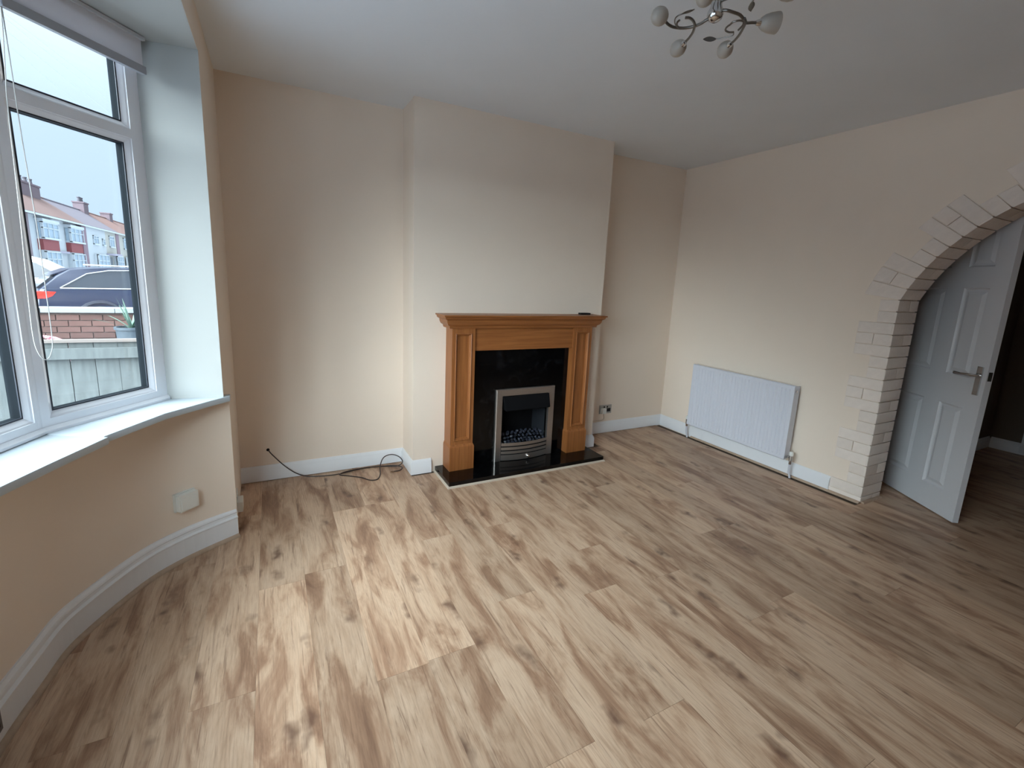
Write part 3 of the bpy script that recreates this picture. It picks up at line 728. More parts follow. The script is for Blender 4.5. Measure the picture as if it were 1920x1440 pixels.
h_ = MB(); h_.box((-0.001, 0.007, 0.93), (0.002, 0.029, 0.985), dM); obj('latch_plate', h_, mat('dark_latch', (0.04, 0.035, 0.03), 0.4, metal=0.6), door)
h_ = MB()
for z in (0.25, 1.0, 1.75): h_.cyl(dM @ Vector((LW+0.002, TH/2, z)), dM @ Vector((LW+0.002, TH/2, z+0.09)), 0.007, 8)
obj('hinge', h_, CHROME, door)

# ------------------------------------------------------------------ sockets, junction box, aerial cable
def double_socket(name, c, u, n, w, h, face, insert, label, cat='socket'):
    """c centre on the wall, u along, n out of the wall"""
    u = Vector(u).normalized(); n = Vector(n).normalized(); M = Matrix.Identity(4)
    M.col[0] = (*u, 0); M.col[1] = (*n, 0); M.col[2] = (0, 0, 1, 0); M.col[3] = (*c, 1)
    r = empty(name, c, label=label, cat=cat)
    p = MB(); p.box((-w/2, 0, -h/2), (w/2, 0.008, h/2), M); p.bevel(0.003, 2); obj('plate', p, face, r, smooth=True)
    for sx_ in (-1, 1):
        q = MB(); q.box((sx_*w*0.24-w*0.17, 0.007, -h*0.30), (sx_*w*0.24+w*0.17, 0.0095, h*0.10), M); obj('socket_insert', q, insert, r)
        q = MB(); q.box((sx_*w*0.13-0.006, 0.008, h*0.18), (sx_*w*0.13+0.006, 0.012, h*0.36), M); q.bevel(0.001); obj('switch', q, insert, r)
    return r, M
so, SM_ = double_socket('wall_socket', (-0.742, -0.0005, 0.234), (1, 0, 0), (0, -1, 0), 0.140, 0.084, mat('satin_nickel', (0.42, 0.40, 0.37), 0.35, metal=0.8), BLACK, 'brushed metal double socket with black inserts in the right recess')
pl_ = empty('plug', (-0.778, -0.02, 0.225), label='white plug in the brushed metal socket, its cable running behind the surround', cat='plug')
p = MB(); p.box((-0.802, -0.010, 0.200), (-0.755, -0.040, 0.248)); p.bevel(0.006, 2); obj('plug_body', p, WPLAS, pl_, smooth=True)
p = MB(); p.tube(cat_rom([(-0.778, -0.028, 0.205), (-0.776, -0.028, 0.182), (-0.765, -0.022, 0.162), (-0.768, -0.020, 0.142), (-0.80, -0.018, 0.132), (-0.88, -0.012, 0.130), (-0.98, -0.012, 0.126), (-1.085, -0.012, 0.122)], 5), 0.0032, 8); obj('flex', p, mat('cream_flex', (0.55, 0.47, 0.38), 0.5), pl_, smooth=True)
double_socket('wall_socket', (XL+0.0005, -0.50, 0.115), (0, 1, 0), (1, 0, 0), 0.146, 0.086, WPLAS, WPLAS, 'white double socket low on the window wall behind the bay skirting end')
pa = empty('plug_adaptor', (XL+0.03, -0.50, 0.095), label='white plug-in adaptor in the low socket beside the end of the bay skirting', cat='plug')
p = MB(); p.box((XL+0.010, -0.545, 0.062), (XL+0.036, -0.455, 0.12)); p.bevel(0.006, 2); obj('body', p, WPLAS, pa, smooth=True)
# junction box on the curved wall
bx = empty('junction_box', (-3.93, -0.83, 0.30), label='white plastic junction box screwed to the curved wall below the sill', cat='junction box')
tb = (Vector(BW[2])-Vector(BW[1])).normalized(); nb = Vector((-tb.y, tb.x)); cb = (Vector(BW[1])+(Vector(BW[2])-Vector(BW[1]))*0.12)
BM_ = Matrix.Identity(4); BM_.col[0] = (tb.x, tb.y, 0, 0); BM_.col[1] = (nb.x, nb.y, 0, 0); BM_.col[3] = (cb.x, cb.y, 0.300, 1)
p = MB(); p.box((-0.048, -0.002, -0.044), (0.048, 0.012, 0.044), BM_); p.bevel(0.003, 2); obj('back_plate', p, WPLAS, bx, smooth=True)
p = MB(); p.box((-0.044, 0.012, -0.040), (0.044, 0.040, 0.040), BM_); p.bevel(0.006, 2); obj('cover', p, WPLAS, bx, smooth=True)
p = MB(); p.box((-0.036, 0.0395, -0.034), (0.036, 0.0425, 0.026), BM_); p.bevel(0.001); obj('lid_panel', p, WPLAS, bx)
# grey metal socket further round the bay
tb2 = Vector((0, -1)); double_socket('wall_socket', (-4.284, -1.755, 0.108), (0, -1, 0), (1, 0, 0), 0.146, 0.086, mat('grey_metal', (0.13, 0.13, 0.14), 0.4, metal=0.6), BLACK, 'dark grey metal socket on the bay skirting near the camera')
# aerial cable
cable = empty('aerial_cable', (-3.1, -0.1, 0), label='black aerial cable coming out of the wall and looped on the floor', cat='cable')
cp_ = [(-3.595, 0.01, 0.212), (-3.590, -0.012, 0.206), (-3.565, -0.028, 0.175), (-3.50, -0.045, 0.10), (-3.43, -0.055, 0.04), (-3.36, -0.06, 0.010), (-3.27, -0.075, 0.004), (-3.18, -0.085, 0.004), (-3.10, -0.070, 0.004), (-3.01, -0.045, 0.004), (-2.88, -0.050, 0.004), (-2.79, -0.085, 0.005)]
cp_ = cp_ + [(-2.745, -0.105, 0.012), (-2.715, -0.10, 0.035), (-2.735, -0.075, 0.068), (-2.79, -0.065, 0.090), (-2.85, -0.080, 0.080), (-2.885, -0.125, 0.035), (-2.900, -0.20, 0.007), (-2.935, -0.270, 0.004), (-2.985, -0.262, 0.004), (-3.03, -0.200, 0.004), (-3.12, -0.130, 0.004), (-3.16, -0.100, 0.005), (-3.12, -0.075, 0.010), (-3.00, -0.058, 0.011), (-2.88, -0.065, 0.010), (-2.77, -0.095, 0.011), (-2.728, -0.135, 0.006), (-2.755, -0.175, 0.004), (-2.800, -0.180, 0.004)]
p = MB(); p.tube(cat_rom(cp_, 6), 0.0036, 8); obj('cable_sheath', p, CABLE, cable, smooth=True)
p = MB(); p.tube([(-2.798, -0.180, 0.004), (-2.81, -0.179, 0.005), (-2.822, -0.176, 0.005)], 0.0045, 8, rr=[0.0042, 0.005, 0.003]); obj('bare_end', p, BROWNEND, cable, smooth=True)
p = MB(); p.lathe([(0, 0), (0.010, 0), (0.010, 0.0016), (0, 0.0016)], Matrix.Translation((-3.597, 0.0, 0.214)) @ Matrix.Rotation(math.pi/2, 4, 'X'), 12); obj('wall_hole', p, MATTBLACK, cable)

# ------------------------------------------------------------------ ceiling light
lamp = empty('ceiling_light', (-2.16, -2.08, 2.5), label='chrome ceiling light with scrolled arms, leaves and frosted glass tulip shades', cat='ceiling light')
hx, hy = -2.147, -2.066
m_ = MB(); m_.lathe([(0.0, 2.296), (0.012, 2.297), (0.022, 2.304), (0.027, 2.316), (0.026, 2.326), (0.019, 2.340), (0.018, 2.350), (0.026, 2.366), (0.036, 2.378), (0.030, 2.392), (0.012, 2.405), (0.012, 2.47), (0.055, 2.480), (0.06, 2.499), (0, 2.499)], Matrix.Translation((hx, hy, 0)), 24); obj('hub', m_, CHROME, lamp, smooth=True)
def shade(pos, d, flared=False):
    d = Vector(d).normalized(); M = Matrix.Translation(pos) @ d.to_track_quat('Z', 'Y').to_matrix().to_4x4() @ Matrix.Scale(0.89, 4)
    s_ = MB(); s_.lathe([(0.0, -0.006), (0.008, -0.006), (0.011, 0.002), (0.0125, 0.010), (0.011, 0.020), (0, 0.021)], M, 14); obj('lamp_holder', s_, CHROME, lamp, smooth=True)
    g = MB()
    if flared: g.lathe([(0.006, 0.008), (0.018, 0.014), (0.027, 0.028), (0.033, 0.046), (0.036, 0.066), (0.037, 0.078), (0.035, 0.078), (0.034, 0.066), (0.020, 0.060), (0.0, 0.058)], M, 22)
    else: g.lathe([(0.006, 0.008), (0.017, 0.014), (0.026, 0.028), (0.0315, 0.046), (0.031, 0.062), (0.025, 0.078), (0.015, 0.087), (0.0, 0.090)], M, 22)
    obj('lamp_shade', g, FROST, lamp, smooth=True)
def arm(pts, r=0.0048):
    a = MB(); a.tube(cat_rom(pts, 7), r, 10); obj('arm', a, LEAFM, lamp, smooth=True)
def leaf(base, tip, side):
    tip = Vector(tip); base = Vector(base); sd = Vector(side).normalized(); n = 8; a = MB(); ax = tip-base; L_ = []
    nrm = ax.normalized().cross(sd)
    for i in range(n+1):
        u = i/n; w = 0.0095*math.sin(math.pi*min(1, u*0.97+0.02))**0.8+0.0006; c = base+ax*u
        L_.append([c-sd*w, c-nrm*0.0008, c+sd*w, c+nrm*0.0022])
    a.loft(L_); obj('leaf', a, LEAFM, lamp, smooth=True)
def stem(pts, r=0.0021):
    a = MB(); a.tube(cat_rom(pts, 7), r, 8); obj('stem', a, LEAFM, lamp, smooth=True)
# left branch: one shade at its end, one on a scroll, one leaf
arm([(hx, hy, 2.312), (-2.162, -2.045, 2.307), (-2.163, -2.026, 2.305), (-2.168, -2.005, 2.304), (-2.178, -1.986, 2.304), (-2.199, -1.967, 2.304), (-2.228, -1.954, 2.306), (-2.258, -1.955, 2.31), (-2.285, -1.967, 2.314)])
shade((-2.291, -1.972, 2.312), (-0.75, -0.45, -0.35))
arm([(-2.243, -2.025, 2.300), (-2.229, -2.032, 2.300), (-2.205, -2.026, 2.300), (-2.180, -2.010, 2.300), (-2.155, -1.982, 2.298), (-2.135, -1.949, 2.299), (-2.122, -1.921, 2.300)], 0.0044)
shade((-2.117, -1.909, 2.300), (0.30, 0.92, 0.04))
stem([(-2.206, -1.965, 2.303), (-2.225, -1.972, 2.303), (-2.239, -1.987, 2.303), (-2.243, -2.000, 2.303)], 0.0034)
stem([(-2.204, -1.964, 2.306), (-2.225, -1.967, 2.306), (-2.246, -1.981, 2.306), (-2.260, -1.998, 2.306), (-2.262, -2.012, 2.307), (-2.256, -2.022, 2.309)])
leaf((-2.256, -2.018, 2.310), (-2.234, -2.055, 2.314), (0.8, 0.45, 0.1))
# right branch
arm([(hx, hy, 2.330), (-2.138, -2.101, 2.318), (-2.118, -2.111, 2.314), (-2.089, -2.117, 2.311), (-2.062, -2.113, 2.307), (-2.040, -2.106, 2.305), (-2.021, -2.114, 2.307), (-2.007, -2.118, 2.309)])
shade((-2.000, -2.120, 2.310), (0.90, -0.42, 0.05), True)
arm([(-2.066, -2.119, 2.306), (-2.050, -2.112, 2.302), (-2.032, -2.093, 2.300), (-2.004, -2.056, 2.298), (-1.983, -2.022, 2.299), (-1.974, -2.003, 2.300)], 0.0044)
shade((-1.971, -1.993, 2.300), (0.48, 0.86, 0.04))
stem([(-2.051, -2.106, 2.303), (-2.040, -2.095, 2.303), (-2.032, -2.081, 2.303), (-2.025, -2.066, 2.303)], 0.0034)
stem([(-2.050, -2.110, 2.303), (-2.070, -2.105, 2.304), (-2.083, -2.091, 2.303), (-2.078, -2.073, 2.303), (-2.073, -2.055, 2.303), (-2.060, -2.041, 2.303), (-2.041, -2.039, 2.303), (-2.026, -2.048, 2.303)], 0.0032)
stem([(-2.026, -2.048, 2.303), (-2.012, -2.036, 2.303), (-2.014, -2.022, 2.303), (-2.022, -2.008, 2.303), (-2.038, -1.985, 2.303)], 0.0018)
leaf((-2.038, -1.985, 2.303), (-2.075, -1.957, 2.304), (0.1, 0.2, 0.95))
# branch towards the camera side of the room
arm([(hx, hy, 2.355), (-2.135, -2.12, 2.350), (-2.112, -2.165, 2.342), (-2.085, -2.195, 2.336), (-2.068, -2.21, 2.335)])
shade((-2.062, -2.216, 2.335), (0.55, -0.55, 0.05))
stem([(-2.112, -2.165, 2.342), (-2.118, -2.185, 2.332), (-2.112, -2.190, 2.325), (-2.104, -2.171, 2.320)])
leaf((-2.106, -2.173, 2.321), (-2.059, -2.135, 2.322), (0.5, -0.6, 0.3))
arm([(hx, hy, 2.362), (-2.18, -2.062, 2.368), (-2.205, -2.075, 2.362), (-2.222, -2.092, 2.352)])
shade((-2.226, -2.096, 2.348), (-0.55, -0.35, -0.55))
arm([(hx, hy, 2.360), (-2.170, -2.11, 2.356), (-2.195, -2.155, 2.348), (-2.215, -2.185, 2.342)])
shade((-2.220, -2.192, 2.340), (-0.5, -0.75, -0.1))

# ------------------------------------------------------------------ outside
GZ = -0.15
m_ = MB(); m_.box((-60, -40, GZ-0.3), (-4.7, 140, GZ)); m_.box((-4.7, 0.6, GZ-0.3), (25, 140, GZ)); 
ASPH = mat('asphalt', (0.33, 0.35, 0.39), 0.85, noise=0.15, nscale=6)
struct('ground', m_, ASPH)
FENCE = mat('weathered_timber', (0.075, 0.085, 0.086), 0.85, noise=0.45, nscale=7, stretch=(5, 5, 0.7), rand=0.10)
fn = empty('timber_fence', (-5.5, 1.4, GZ), label='weathered grey timber fence below the window with a horizontal rail', cat='fence')
x = -4.36; bw2 = 0.148
while x > -8.6:
    b_ = MB(); b_.box((x-bw2+0.0012, 1.40+0.003*(len(fn.children) % 2), GZ), (x-0.0012, 1.418+random.uniform(0, 0.004), 0.778)); b_.bevel(0.005); obj('board', b_, FENCE, fn); x -= bw2+random.uniform(-0.004, 0.004)
b_ = MB(); b_.box((-8.6, 1.352, 0.652), (-4.36, 1.398, 0.735)); b_.bevel(0.004); obj('rail', b_, FENCE, fn)
b_ = MB(); b_.box((-8.6, 1.352, 0.05), (-4.36, 1.398, 0.133)); b_.bevel(0.004); obj('rail', b_, FENCE, fn)
b_ = MB(); b_.box((-8.6, 1.375, 0.779), (-4.36, 1.435, 0.800)); b_.bevel(0.004); obj('capping', b_, mat('fence_cap', (0.13, 0.11, 0.10), 0.8, noise=0.15, nscale=6), fn)
# garden brick wall with coping
BRK = mat('red_brick', (0.095, 0.047, 0.040), 0.85, noise=0.22, nscale=14, rand=0.28)
gw = empty('garden_wall', (-6.0, 4.25, GZ), label='low red brick garden wall with a pale coping beyond the fence', cat='wall')
b_ = MB(); b_.box((-9.6, 4.215, GZ), (-3.9, 4.39, 0.783)); obj('wall_core', b_, mat('mortar', (0.12, 0.09, 0.085), 0.9), gw)
br = MB(); br.box((-0.1055, 0, 0), (0.1055, 0.05, 0.064)); br.bevel(0.004)
bp0 = obj('brick', br, BRK, gw, origin=(0, 0, 0)); n0 = True
for r_ in range(8):
    z = 0.165+0.075*r_
    for c_ in range(22):
        x = -4.1-(c_+0.5*(r_ % 2))*0.222
        loc = (x, 4.20, z)
        if n0: bp0.location = Vector(loc)-worg(gw); n0 = False
        else: dupe(bp0, loc, gw)
COPE = mat('pale_coping', (0.19, 0.205, 0.22), 0.7, noise=0.08, nscale=5)
for i in range(8):
    xa = -3.9-i*0.7; b_ = MB(); b_.box((xa-0.694, 4.16, 0.784), (xa, 4.44, 0.838)); b_.bevel(0.012, 2); obj('coping_stone', b_, COPE, gw)
# planter
pln = empty('planter', (-5.12, 3.98, GZ), label='grey planter with a spiky green plant in front of the garden wall', cat='plant pot')
b_ = MB(); b_.lathe([(0, GZ), (0.11, GZ), (0.16, 0.60), (0.175, 0.60), (0.175, 0.63), (0.15, 0.63), (0.14, 0.58), (0, 0.58)], Matrix.Translation((-5.10, 3.95, 0)), 18); obj('pot', b_, mat('grey_pot', (0.045, 0.06, 0.075), 0.6), pln, smooth=True)
SPK = mat('spiky_leaf', (0.10, 0.17, 0.13), 0.6, rand=0.2)
for i in range(22):
    an = i*2.399; el = 0.5+0.9*((i*7) % 10)/10; Lf = 0.34+0.07*(i % 3); d = Vector((math.cos(an)*math.cos(el), math.sin(an)*math.cos(el), math.sin(el)))
    base = Vector((-5.10, 3.95, 0.59)); sd = d.cross(Vector((0, 0, 1))).normalized(); b_ = MB(); lp = []
    for u in (0, 0.3, 0.6, 0.85, 1.0):
        w = 0.015*(1-u)**0.6+0.001; c = base+d*Lf*u+Vector((0, 0, -0.07*u*u)); lp.append([c-sd*w, c+Vector((0, 0, 0.002)), c+sd*w, c-Vector((0, 0, 0.002))])
    b_.loft(lp); obj('leaf', b_, SPK, pln)
# flowering shrub
shr = empty('flowering_shrub', (-5.90, 3.9, GZ), label='low shrub with pink and white flowers against the garden wall', cat='shrub')
b_ = MB(); b_.blob((-5.90, 3.85, 0.16), (0.30, 0.22, 0.33), sub=3, jit=0.10); obj('foliage', b_, mat('shrub_green', (0.10, 0.14, 0.07), 0.8, noise=0.3, nscale=20), shr)
b_ = MB()
for i in range(110):
    an = random.uniform(0, 6.28); el = random.uniform(0.15, 1.5); b_.blob((-5.90+0.30*math.cos(an)*math.cos(el), 3.85+0.22*math.sin(an)*math.cos(el), 0.17+0.36*math.sin(el)), (0.022, 0.022, 0.016), sub=1)
obj('blossom', b_, mat('pink_petal', (0.72, 0.30, 0.36), 0.7, noise=0.5, nscale=30), shr, kind='stuff')

# cars
def car(name, loc, yaw, Lc, Wc, prof_body, prof_cabin, paint, label, zbelt, wheels, ztop, detail=True):
    """local x forward (front +x), y to the left, z up from the ground"""
    M = Matrix.Translation(loc) @ Matrix.Rotation(yaw, 4, 'Z')
    r = empty(name, loc, label=label, cat='car')
    hw = Wc/2
    def ring(prof, y, k=1.0, sh=0.0): return [M @ Vector((px, y, pz)) for px, pz in prof]
    b_ = MB(); cx_ = sum(p[0] for p in prof_body)/len(prof_body)
    lps = []
    for y, s_ in ((-hw, 0.965), (-hw+0.05, 0.99), (-hw+0.16, 1.0), (hw-0.16, 1.0), (hw-0.05, 0.99), (hw, 0.965)):
        lps.append([M @ Vector((cx_+(px-cx_)*s_, y, pz if pz < zbelt-0.02 else pz)) for px, pz in prof_body])
    b_.loft(lps); b_.bevel(0.02, 2); obj('body', b_, paint, r, smooth=True)
    c_ = MB(); lps = []
    def cab(y_frac, inset):
        out = []
        for px, pz in prof_cabin:
            t = (pz-zbelt)/(ztop-zbelt); out.append(M @ Vector((px, y_frac*(hw-0.03-0.20*max(0, t)-inset), pz)))
        return out
    c_.loft([cab(-1, 0), cab(1, 0)]); c_.bevel(0.03, 2); obj('cabin', c_, paint, r, smooth=True)
    GL = mat('car_glass', (0.025, 0.03, 0.04), 0.08)
    def side_glass(poly, sgn=-1):
        g = MB(); A_, B_ = [], []
        for px, pz in poly:
            t = (pz-zbelt)/(ztop-zbelt); yy = sgn*(hw-0.03-0.20*t); A_.append(M @ Vector((px, yy+sgn*0.008, pz))); B_.append(M @ Vector((px, yy-sgn*0.01, pz)))
        g.loft([A_, B_]); return g
    return r, M, side_glass, GL, hw
DKP = mat('dark_blue_car_paint', (0.018, 0.023, 0.045), 0.18, spec=0.6)
SLV = mat('silver_roof_paint', (0.30, 0.32, 0.42), 0.25)
body = [(-2.35, 0.32), (-2.42, 0.55), (-2.40, 0.80), (-2.30, 1.00), (0.9, 0.98), (1.7, 0.90), (2.25, 0.74), (2.38, 0.55), (2.35, 0.28), (1.80, 0.22), (-1.9, 0.22)]
cabin = [(-2.30, 0.97), (-2.02, 1.26), (-1.80, 1.40), (-1.2, 1.46), (-0.2, 1.47), (0.35, 1.40), (1.20, 0.96)]
CY = math.radians(22)
cr_, CM, SG, GL, hw = car('estate_car', (-5.78, 10.75, GZ), CY, 4.8, 1.85, body, cabin, DKP, 'dark blue estate car with chrome window trim parked beyond the garden wall', 1.0, None, 1.47)
g1 = [(-1.98, 1.03), (-1.55, 1.30), (-1.20, 1.38), (-0.86, 1.395), (-0.86, 1.03)]; g2 = [(-0.80, 1.03), (-0.80, 1.398), (0.02, 1.395), (0.08, 1.03)]; g3 = [(0.14, 1.03), (0.08, 1.39), (0.34, 1.36), (0.95, 1.05)]
for g in (g1, g2, g3):
    obj('side_window', SG(g), GL, cr_); obj('side_window', SG(g, 1), GL, cr_)
def onside(px, pz, off=0.012):
    t = max(0, (pz-1.0)/0.47); return CM @ Vector((px, -(hw-0.03-0.20*t)-off, pz))
t_ = MB(); t_.tube([onside(*p) for p in [(-2.0, 1.02), (-1.85, 1.12), (-1.56, 1.315), (-1.2, 1.395), (-0.8, 1.412), (0.05, 1.405), (0.36, 1.37), (0.98, 1.03), (0, 1.015), (-1, 1.015), (-2.0, 1.015)]], 0.013, 6); obj('window_trim', t_, CHROME, cr_, smooth=True)
t_ = MB(); t_.prism([(-2.33, 1.01), (-2.10, 1.24), (-2.0, 1.22), (-2.2, 1.0)], -0.70, 0.70, axis=1, M=CM); obj('rear_window', t_, GL, cr_)
t_ = MB(); t_.prism([(-2.12, 1.26), (-1.80, 1.405), (-1.70, 1.41), (-1.8, 1.34)], -0.62, 0.62, axis=1, M=CM); obj('spoiler', t_, DKP, cr_)
t_ = MB(); t_.prism([(-2.41, 0.80), (-2.41, 0.92), (-2.30, 0.955), (-2.06, 0.945), (-2.12, 0.86), (-2.22, 0.81)], -hw-0.006, -hw+0.35, axis=1, M=CM); t_.bevel(0.012, 2); obj('tail_light', t_, mat('red_lens', (0.65, 0.03, 0.02), 0.25), cr_, smooth=True)
for sy_ in (-1, 1):
    for wx in (-1.42, 1.42):
        w_ = MB(); w_.lathe([(0, -0.11), (0.30, -0.11), (0.335, -0.08), (0.335, 0.08), (0.30, 0.112), (0.21, 0.112), (0, 0.10)], CM @ Matrix.Translation((wx, sy_*(hw-0.10), 0.335)) @ Matrix.Rotation(-sy_*math.pi/2, 4, 'X'), 24); wo = obj('wheel', w_, mat('tyre', (0.02, 0.02, 0.02), 0.8), cr_, smooth=True)
        h_ = MB(); h_.lathe([(0, 0.112), (0.20, 0.112), (0.215, 0.118), (0.05, 0.125), (0, 0.126)], CM @ Matrix.Translation((wx, sy_*(hw-0.10), 0.335)) @ Matrix.Rotation(-sy_*math.pi/2, 4, 'X'), 20); obj('hubcap', h_, mat('alloy', (0.6, 0.6, 0.62), 0.3, metal=0.7), wo, smooth=True)
        a_ = MB(); pts_a = [CM @ Vector((wx+0.40*math.cos(t), sy_*(hw-0.004), 0.335+0.40*math.sin(t))) for t in [math.pi*i/12 for i in range(13)]]; a_.tube(pts_a, 0.045, 6); obj('wheel_arch', a_, mat('arch_dark', (0.02, 0.022, 0.035), 0.5), cr_, smooth=True)
t_ = MB(); t_.tube([CM @ Vector((x_a, -hw+0.14, 1.47+0.03)) for x_a in (-1.6, -0.7, 0.2)], 0.014, 6); obj('roof_bar', t_, CHROME, cr_)
for px_ in (-0.55, 0.45):
    t_ = MB(); t_.box((px_-0.11, -hw-0.03, 0.86), (px_+0.11, -hw+0.0, 0.885), CM); t_.bevel(0.008); obj('door_handle', t_, CHROME, cr_)
WHP = mat('white_car_paint', (0.42, 0.46, 0.49), 0.25)
vb = [(-2.3, 0.35), (-2.35, 0.9), (-2.3, 1.05), (0.9, 1.05), (1.9, 0.95), (2.2, 0.7), (2.2, 0.3)]
vc = [(-2.25, 1.03), (-2.05, 1.60), (-1.6, 1.70), (0.0, 1.70), (0.5, 1.58), (1.35, 1.04)]
wr_, WM, WG, GL, whw = car('white_car', (-9.6, 14.2, GZ), math.radians(10), 4.5, 1.85, vb, vc, WHP, 'white car with roof bars parked behind the dark blue estate', 1.05, None, 1.70)
for g in ([(-1.9, 1.10), (-1.75, 1.5), (-1.0, 1.58), (-1.0, 1.10)], [(-0.9, 1.10), (-0.9, 1.58), (0.0, 1.58), (0.05, 1.10)], [(0.15, 1.10), (0.1, 1.57), (0.45, 1.48), (0.95, 1.12)]):
    obj('side_window', WG(g), GL, wr_)
for wx in (-1.4, 1.35):
    w_ = MB(); w_.lathe([(0, -0.11), (0.33, -0.11), (0.33, 0.11), (0.2, 0.112), (0, 0.10)], WM @ Matrix.Translation((wx, -(whw-0.10), 0.33)) @ Matrix.Rotation(math.pi/2, 4, 'X'), 20); obj('wheel', w_, mat('tyre', (0.02, 0.02, 0.02), 0.8), wr_, smooth=True)

# terrace across the street: facades face +x; y runs along the row
HF = -17.0; ZE = 4.42; ZR = 6.30; XRG = -19.4
WIN = mat('white_window_frame', (0.50, 0.54, 0.57), 0.5); PANE = mat('pale_pane', (0.33, 0.42, 0.50), 0.15); REDP = mat('red_render', (0.24, 0.055, 0.06), 0.8)
def roofmat(n, c): return mat(n, c, 0.85, noise=0.12, nscale=3)
def hwin(parent, x, y0, y1, z0, z1, nx=2, tz=0.66, d=0.09):
    f = MB(); fr_ = 0.07
    f.box((x-0.05, y0, z0), (x+d, y0+fr_, z1)); f.box((x-0.05, y1-fr_, z0), (x+d, y1, z1)); f.box((x-0.05, y0, z0-0.05), (x+d+0.05, y1, z0+fr_)); f.box((x-0.05, y0, z1-fr_), (x+d, y1, z1))
    for i in range(1, nx): yy = y0+(y1-y0)*i/nx; f.box((x-0.02, yy-0.03, z0), (x+d-0.01, yy+0.03, z1))
    zt = z0+(z1-z0)*tz; f.box((x-0.02, y0, zt-0.03), (x+d-0.01, y1, zt+0.03))
    fo_ = obj('window', f, WIN, parent)
    g = MB(); g.box((x-0.02, y0+0.03, z0+0.03), (x+0.02, y1-0.03, z1-0.03)); obj('pane', g, PANE, fo_)
def house(y0, y1, wallm, roofm, label, xf=HF, lower=None):
    r = empty('terraced_house', (xf-3, (y0+y1)/2, GZ), label=label, cat='house', group='terraced houses across the street')
    b_ = MB(); b_.box((xf-5.2, y0, GZ), (xf, y1, ZE)); obj('wall', b_, wallm, r)
    b_ = MB(); b_.prism([(HF+0.18, ZE-0.02), (HF+0.18, ZE+0.06), (XRG, ZR), (XRG-2.75, ZE+0.06), (XRG-2.75, ZE-0.02)], y0-0.7, y1-0.7, axis=1); obj('roof', b_, roofm, r)
    b_ = MB(); b_.box((HF+0.14, y0, ZE-0.09), (HF+0.22, y1, ZE+0.03)); obj('gutter', b_, WIN, r)
    b_ = MB(); b_.tube([(XRG, y0, ZR), (XRG, y1, ZR)], 0.09, 8); obj('ridge', b_, roofm, r)
    return r
def bay(r, x, y0, y1, red=True):
    b_ = MB(); b_.box((x-0.3, y0, 2.12), (x+0.3, y1, 2.84)); obj('bay_panel', b_, REDP if red else mat('cream_render', (0.40, 0.385, 0.34), 0.8), r)
    hwin(r, x+0.3, y0, y1, 2.90, 4.0, 3, 0.64)
    b_ = MB(); b_.box((x-0.3, y0+0.02, 2.84), (x+0.26, y1-0.02, 4.02)); obj('bay_core', b_, WIN, r)
    for yy, a in ((y0, -1),):
        g = MB(); g.box((x+0.06, yy-0.03, 2.98), (x+0.22, yy+0.03, 3.90)); obj('pane', g, PANE, r)
    b_ = MB(); b_.box((x-0.3, y0-0.08, 4.0), (x+0.42, y1+0.08, 4.20)); obj('bay_head', b_, WIN, r)
    b_ = MB(); b_.box((x-0.3, y0+0.02, GZ), (x+0.26, y1-0.02, 2.12)); obj('bay_core', b_, WIN, r)
    hwin(r, x+0.3, y0+0.05, y1-0.05, 0.75, 2.05, 3, 0.6)
def chimney(name, y0, y1, z1, n, label):
    r = empty(name, (XRG, (y0+y1)/2, ZR-0.2), label=label, cat='chimney')
    b_ = MB(); b_.box((XRG-0.4, y0, ZR-0.5), (XRG+0.4, y1, z1-0.12)); obj('stack', b_, mat('chimney_brick', (0.13, 0.095, 0.11), 0.9, noise=0.15, nscale=5), r)
    b_ = MB(); b_.box((XRG-0.46, y0-0.06, z1-0.12), (XRG+0.46, y1+0.06, z1)); obj('cap', b_, mat('chimney_brick', (0.13, 0.095, 0.11), 0.9), r)
    for i in range(n):
        yy = y0+0.3+(y1-y0-0.6)*i/max(1, n-1); p_ = MB(); p_.lathe([(0, z1), (0.15, z1), (0.11, z1+0.35), (0.14, z1+0.38), (0.14, z1+0.45), (0, z1+0.45)], Matrix.Translation((XRG, yy, 0)), 10); obj('chimney_pot', p_, mat('pot_clay', (0.07, 0.065, 0.08), 0.8), r, smooth=True)
PINKB = mat('pinkish_brick', (0.22, 0.175, 0.19), 0.9, noise=0.1, nscale=4); WREN = mat('white_render', (0.45, 0.48, 0.50), 0.85); CREN = mat('cream_render', (0.40, 0.385, 0.34), 0.85); PURB = mat('dark_brick', (0.22, 0.15, 0.18), 0.9, noise=0.12, nscale=4)
R1 = roofmat('terracotta_roof', (0.115, 0.065, 0.058)); R2 = roofmat('grey_roof', (0.10, 0.085, 0.105)); R3 = roofmat('orange_roof', (0.13, 0.066, 0.055))
h0 = house(30.0, 38.7, PINKB, R1, 'house nearest the window mullion with plain pinkish brick wall', xf=HF-0.3)
hwin(h0, HF-0.5, 32.0, 34.5, 2.9, 4.0, 3)
b_ = MB(); b_.cyl((HF-0.4, 38.75, GZ), (HF-0.4, 38.75, ZE), 0.07, 8); obj('drainpipe', b_, WIN, h0)
h1 = house(38.7, 43.4, WREN, R1, 'house with brown roof and red bay panel, left of the shared white wall', xf=HF-0.3); bay(h1, HF-0.3, 39.6, 42.3)
h2 = house(43.4, 48.15, WREN, R1, 'brown-roofed house with red bay panel next to the dark brick side wall', xf=HF-0.3); bay(h2, HF-0.3, 44.6, 47.4)
b_ = MB(); b_.box((HF-0.56, 42.4, 2.0), (HF-0.1, 44.5, 2.15)); obj('porch_canopy', b_, mat('porch_grey', (0.35, 0.33, 0.40), 0.8), h1)
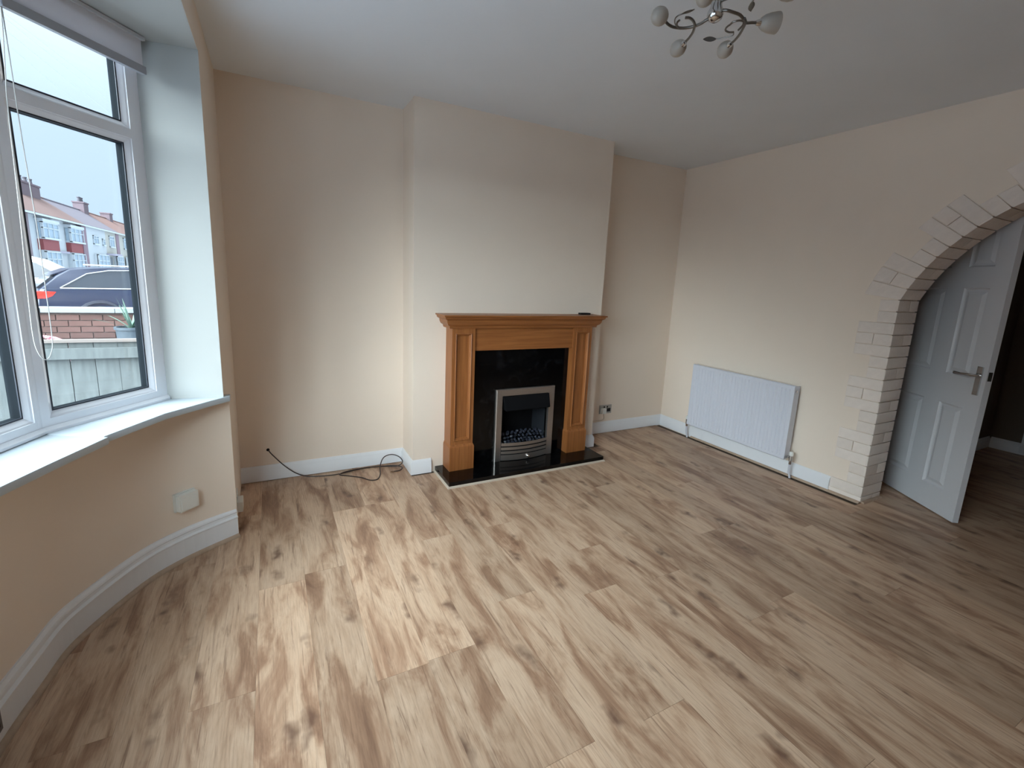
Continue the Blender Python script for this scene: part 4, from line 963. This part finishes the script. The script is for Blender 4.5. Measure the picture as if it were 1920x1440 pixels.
b_ = MB(); b_.box((HF-0.56, 42.6, 1.0), (HF-0.5, 44.3, 1.95)); obj('door', b_, mat('dark_door', (0.12, 0.14, 0.16), 0.5), h1)
h3 = house(48.15, 53.4, WREN, R2, 'white rendered house with grey roof behind the car roof', xf=HF+0.0)
h4 = house(53.4, 57.7, CREN, R2, 'cream rendered house with grey roof and small bracketed porch', xf=HF+0.0)
h5 = house(57.7, 63.0, CREN, R3, 'house with orange roof farthest along the terrace that shows its front', xf=HF-0.1)
h6 = house(63.0, 74.0, PINKB, R3, 'orange-roofed house at the far end of the terrace', xf=HF-0.1)
for hh, ya in ((h3, 48.15), (h5, 57.7)):
    b_ = MB(); b_.box((HF-0.4, ya-1.0, GZ), (HF+0.04, ya+0.05, ZE-0.1)); obj('party_wall', b_, PURB, hh)
hwin(h3, HF, 49.8, 51.2, 3.0, 3.75, 2, 0.7); hwin(h3, HF, 52.3, 53.0, 3.0, 3.6, 1, 0.7); hwin(h4, HF, 54.4, 55.9, 2.95, 4.0, 2, 0.7)
for hh, a, b2 in ((h3, 49.6, 52.7), (h4, 55.3, 57.5), (h5, 59.7, 62.0)):
    hwin(hh, HF+0.25, a, b2, 0.8, 2.15, 3, 0.6); b_ = MB(); b_.box((HF, a, GZ), (HF+0.25, b2, 2.16)); obj('bay_core', b_, WIN, hh)
b_ = MB(); b_.box((HF, 53.2, 2.15), (HF+0.7, 55.4, 2.32)); obj('porch_canopy', b_, mat('porch_grey', (0.35, 0.33, 0.40), 0.8), h4)
b_ = MB(); b_.box((HF, 53.6, GZ), (HF+0.04, 54.8, 2.0)); obj('door', b_, mat('dark_door', (0.12, 0.14, 0.16), 0.5), h4)
hwin(h5, HF-0.1, 59.8, 61.5, 2.95, 4.1, 2, 0.7)
chimney('chimney', 43.4, 46.6, 7.00, 4, 'broad brick chimney nearest the window mullion with a row of pots')
chimney('chimney', 56.2, 57.5, 7.08, 3, 'middle brick chimney on the terrace roofs')
chimney('chimney', 64.3, 65.4, 6.92, 0, 'low potless chimney farthest along the terrace')
# overhead telephone wires
WIRE = mat('wire', (0.35, 0.42, 0.45), 0.6)
for i, (ya, za, yb, zb_) in enumerate(((15.08, 7.46, 22.48, 8.23), (14.3, 7.25, 21.6, 7.82), (13.7, 6.92, 19.8, 7.25), (13.4, 6.6, 18.2, 6.62))):
    sl_ = (zb_-za)/(yb-ya); f_ = lambda y: za+sl_*(y-ya)
    w_ = MB(); w_.tube([(-9, y, f_(y)-0.0) for y in (-5, 10, 20, 30, 45)], 0.0045, 5)
    obj('telephone_wire', w_, WIRE, label=['highest of the thin telephone wires crossing the sky', 'second highest thin telephone wire in the sky', 'third highest thin telephone wire in the sky', 'lowest of the thin telephone wires crossing the sky'][i], cat='wire', group='telephone wires in the sky')
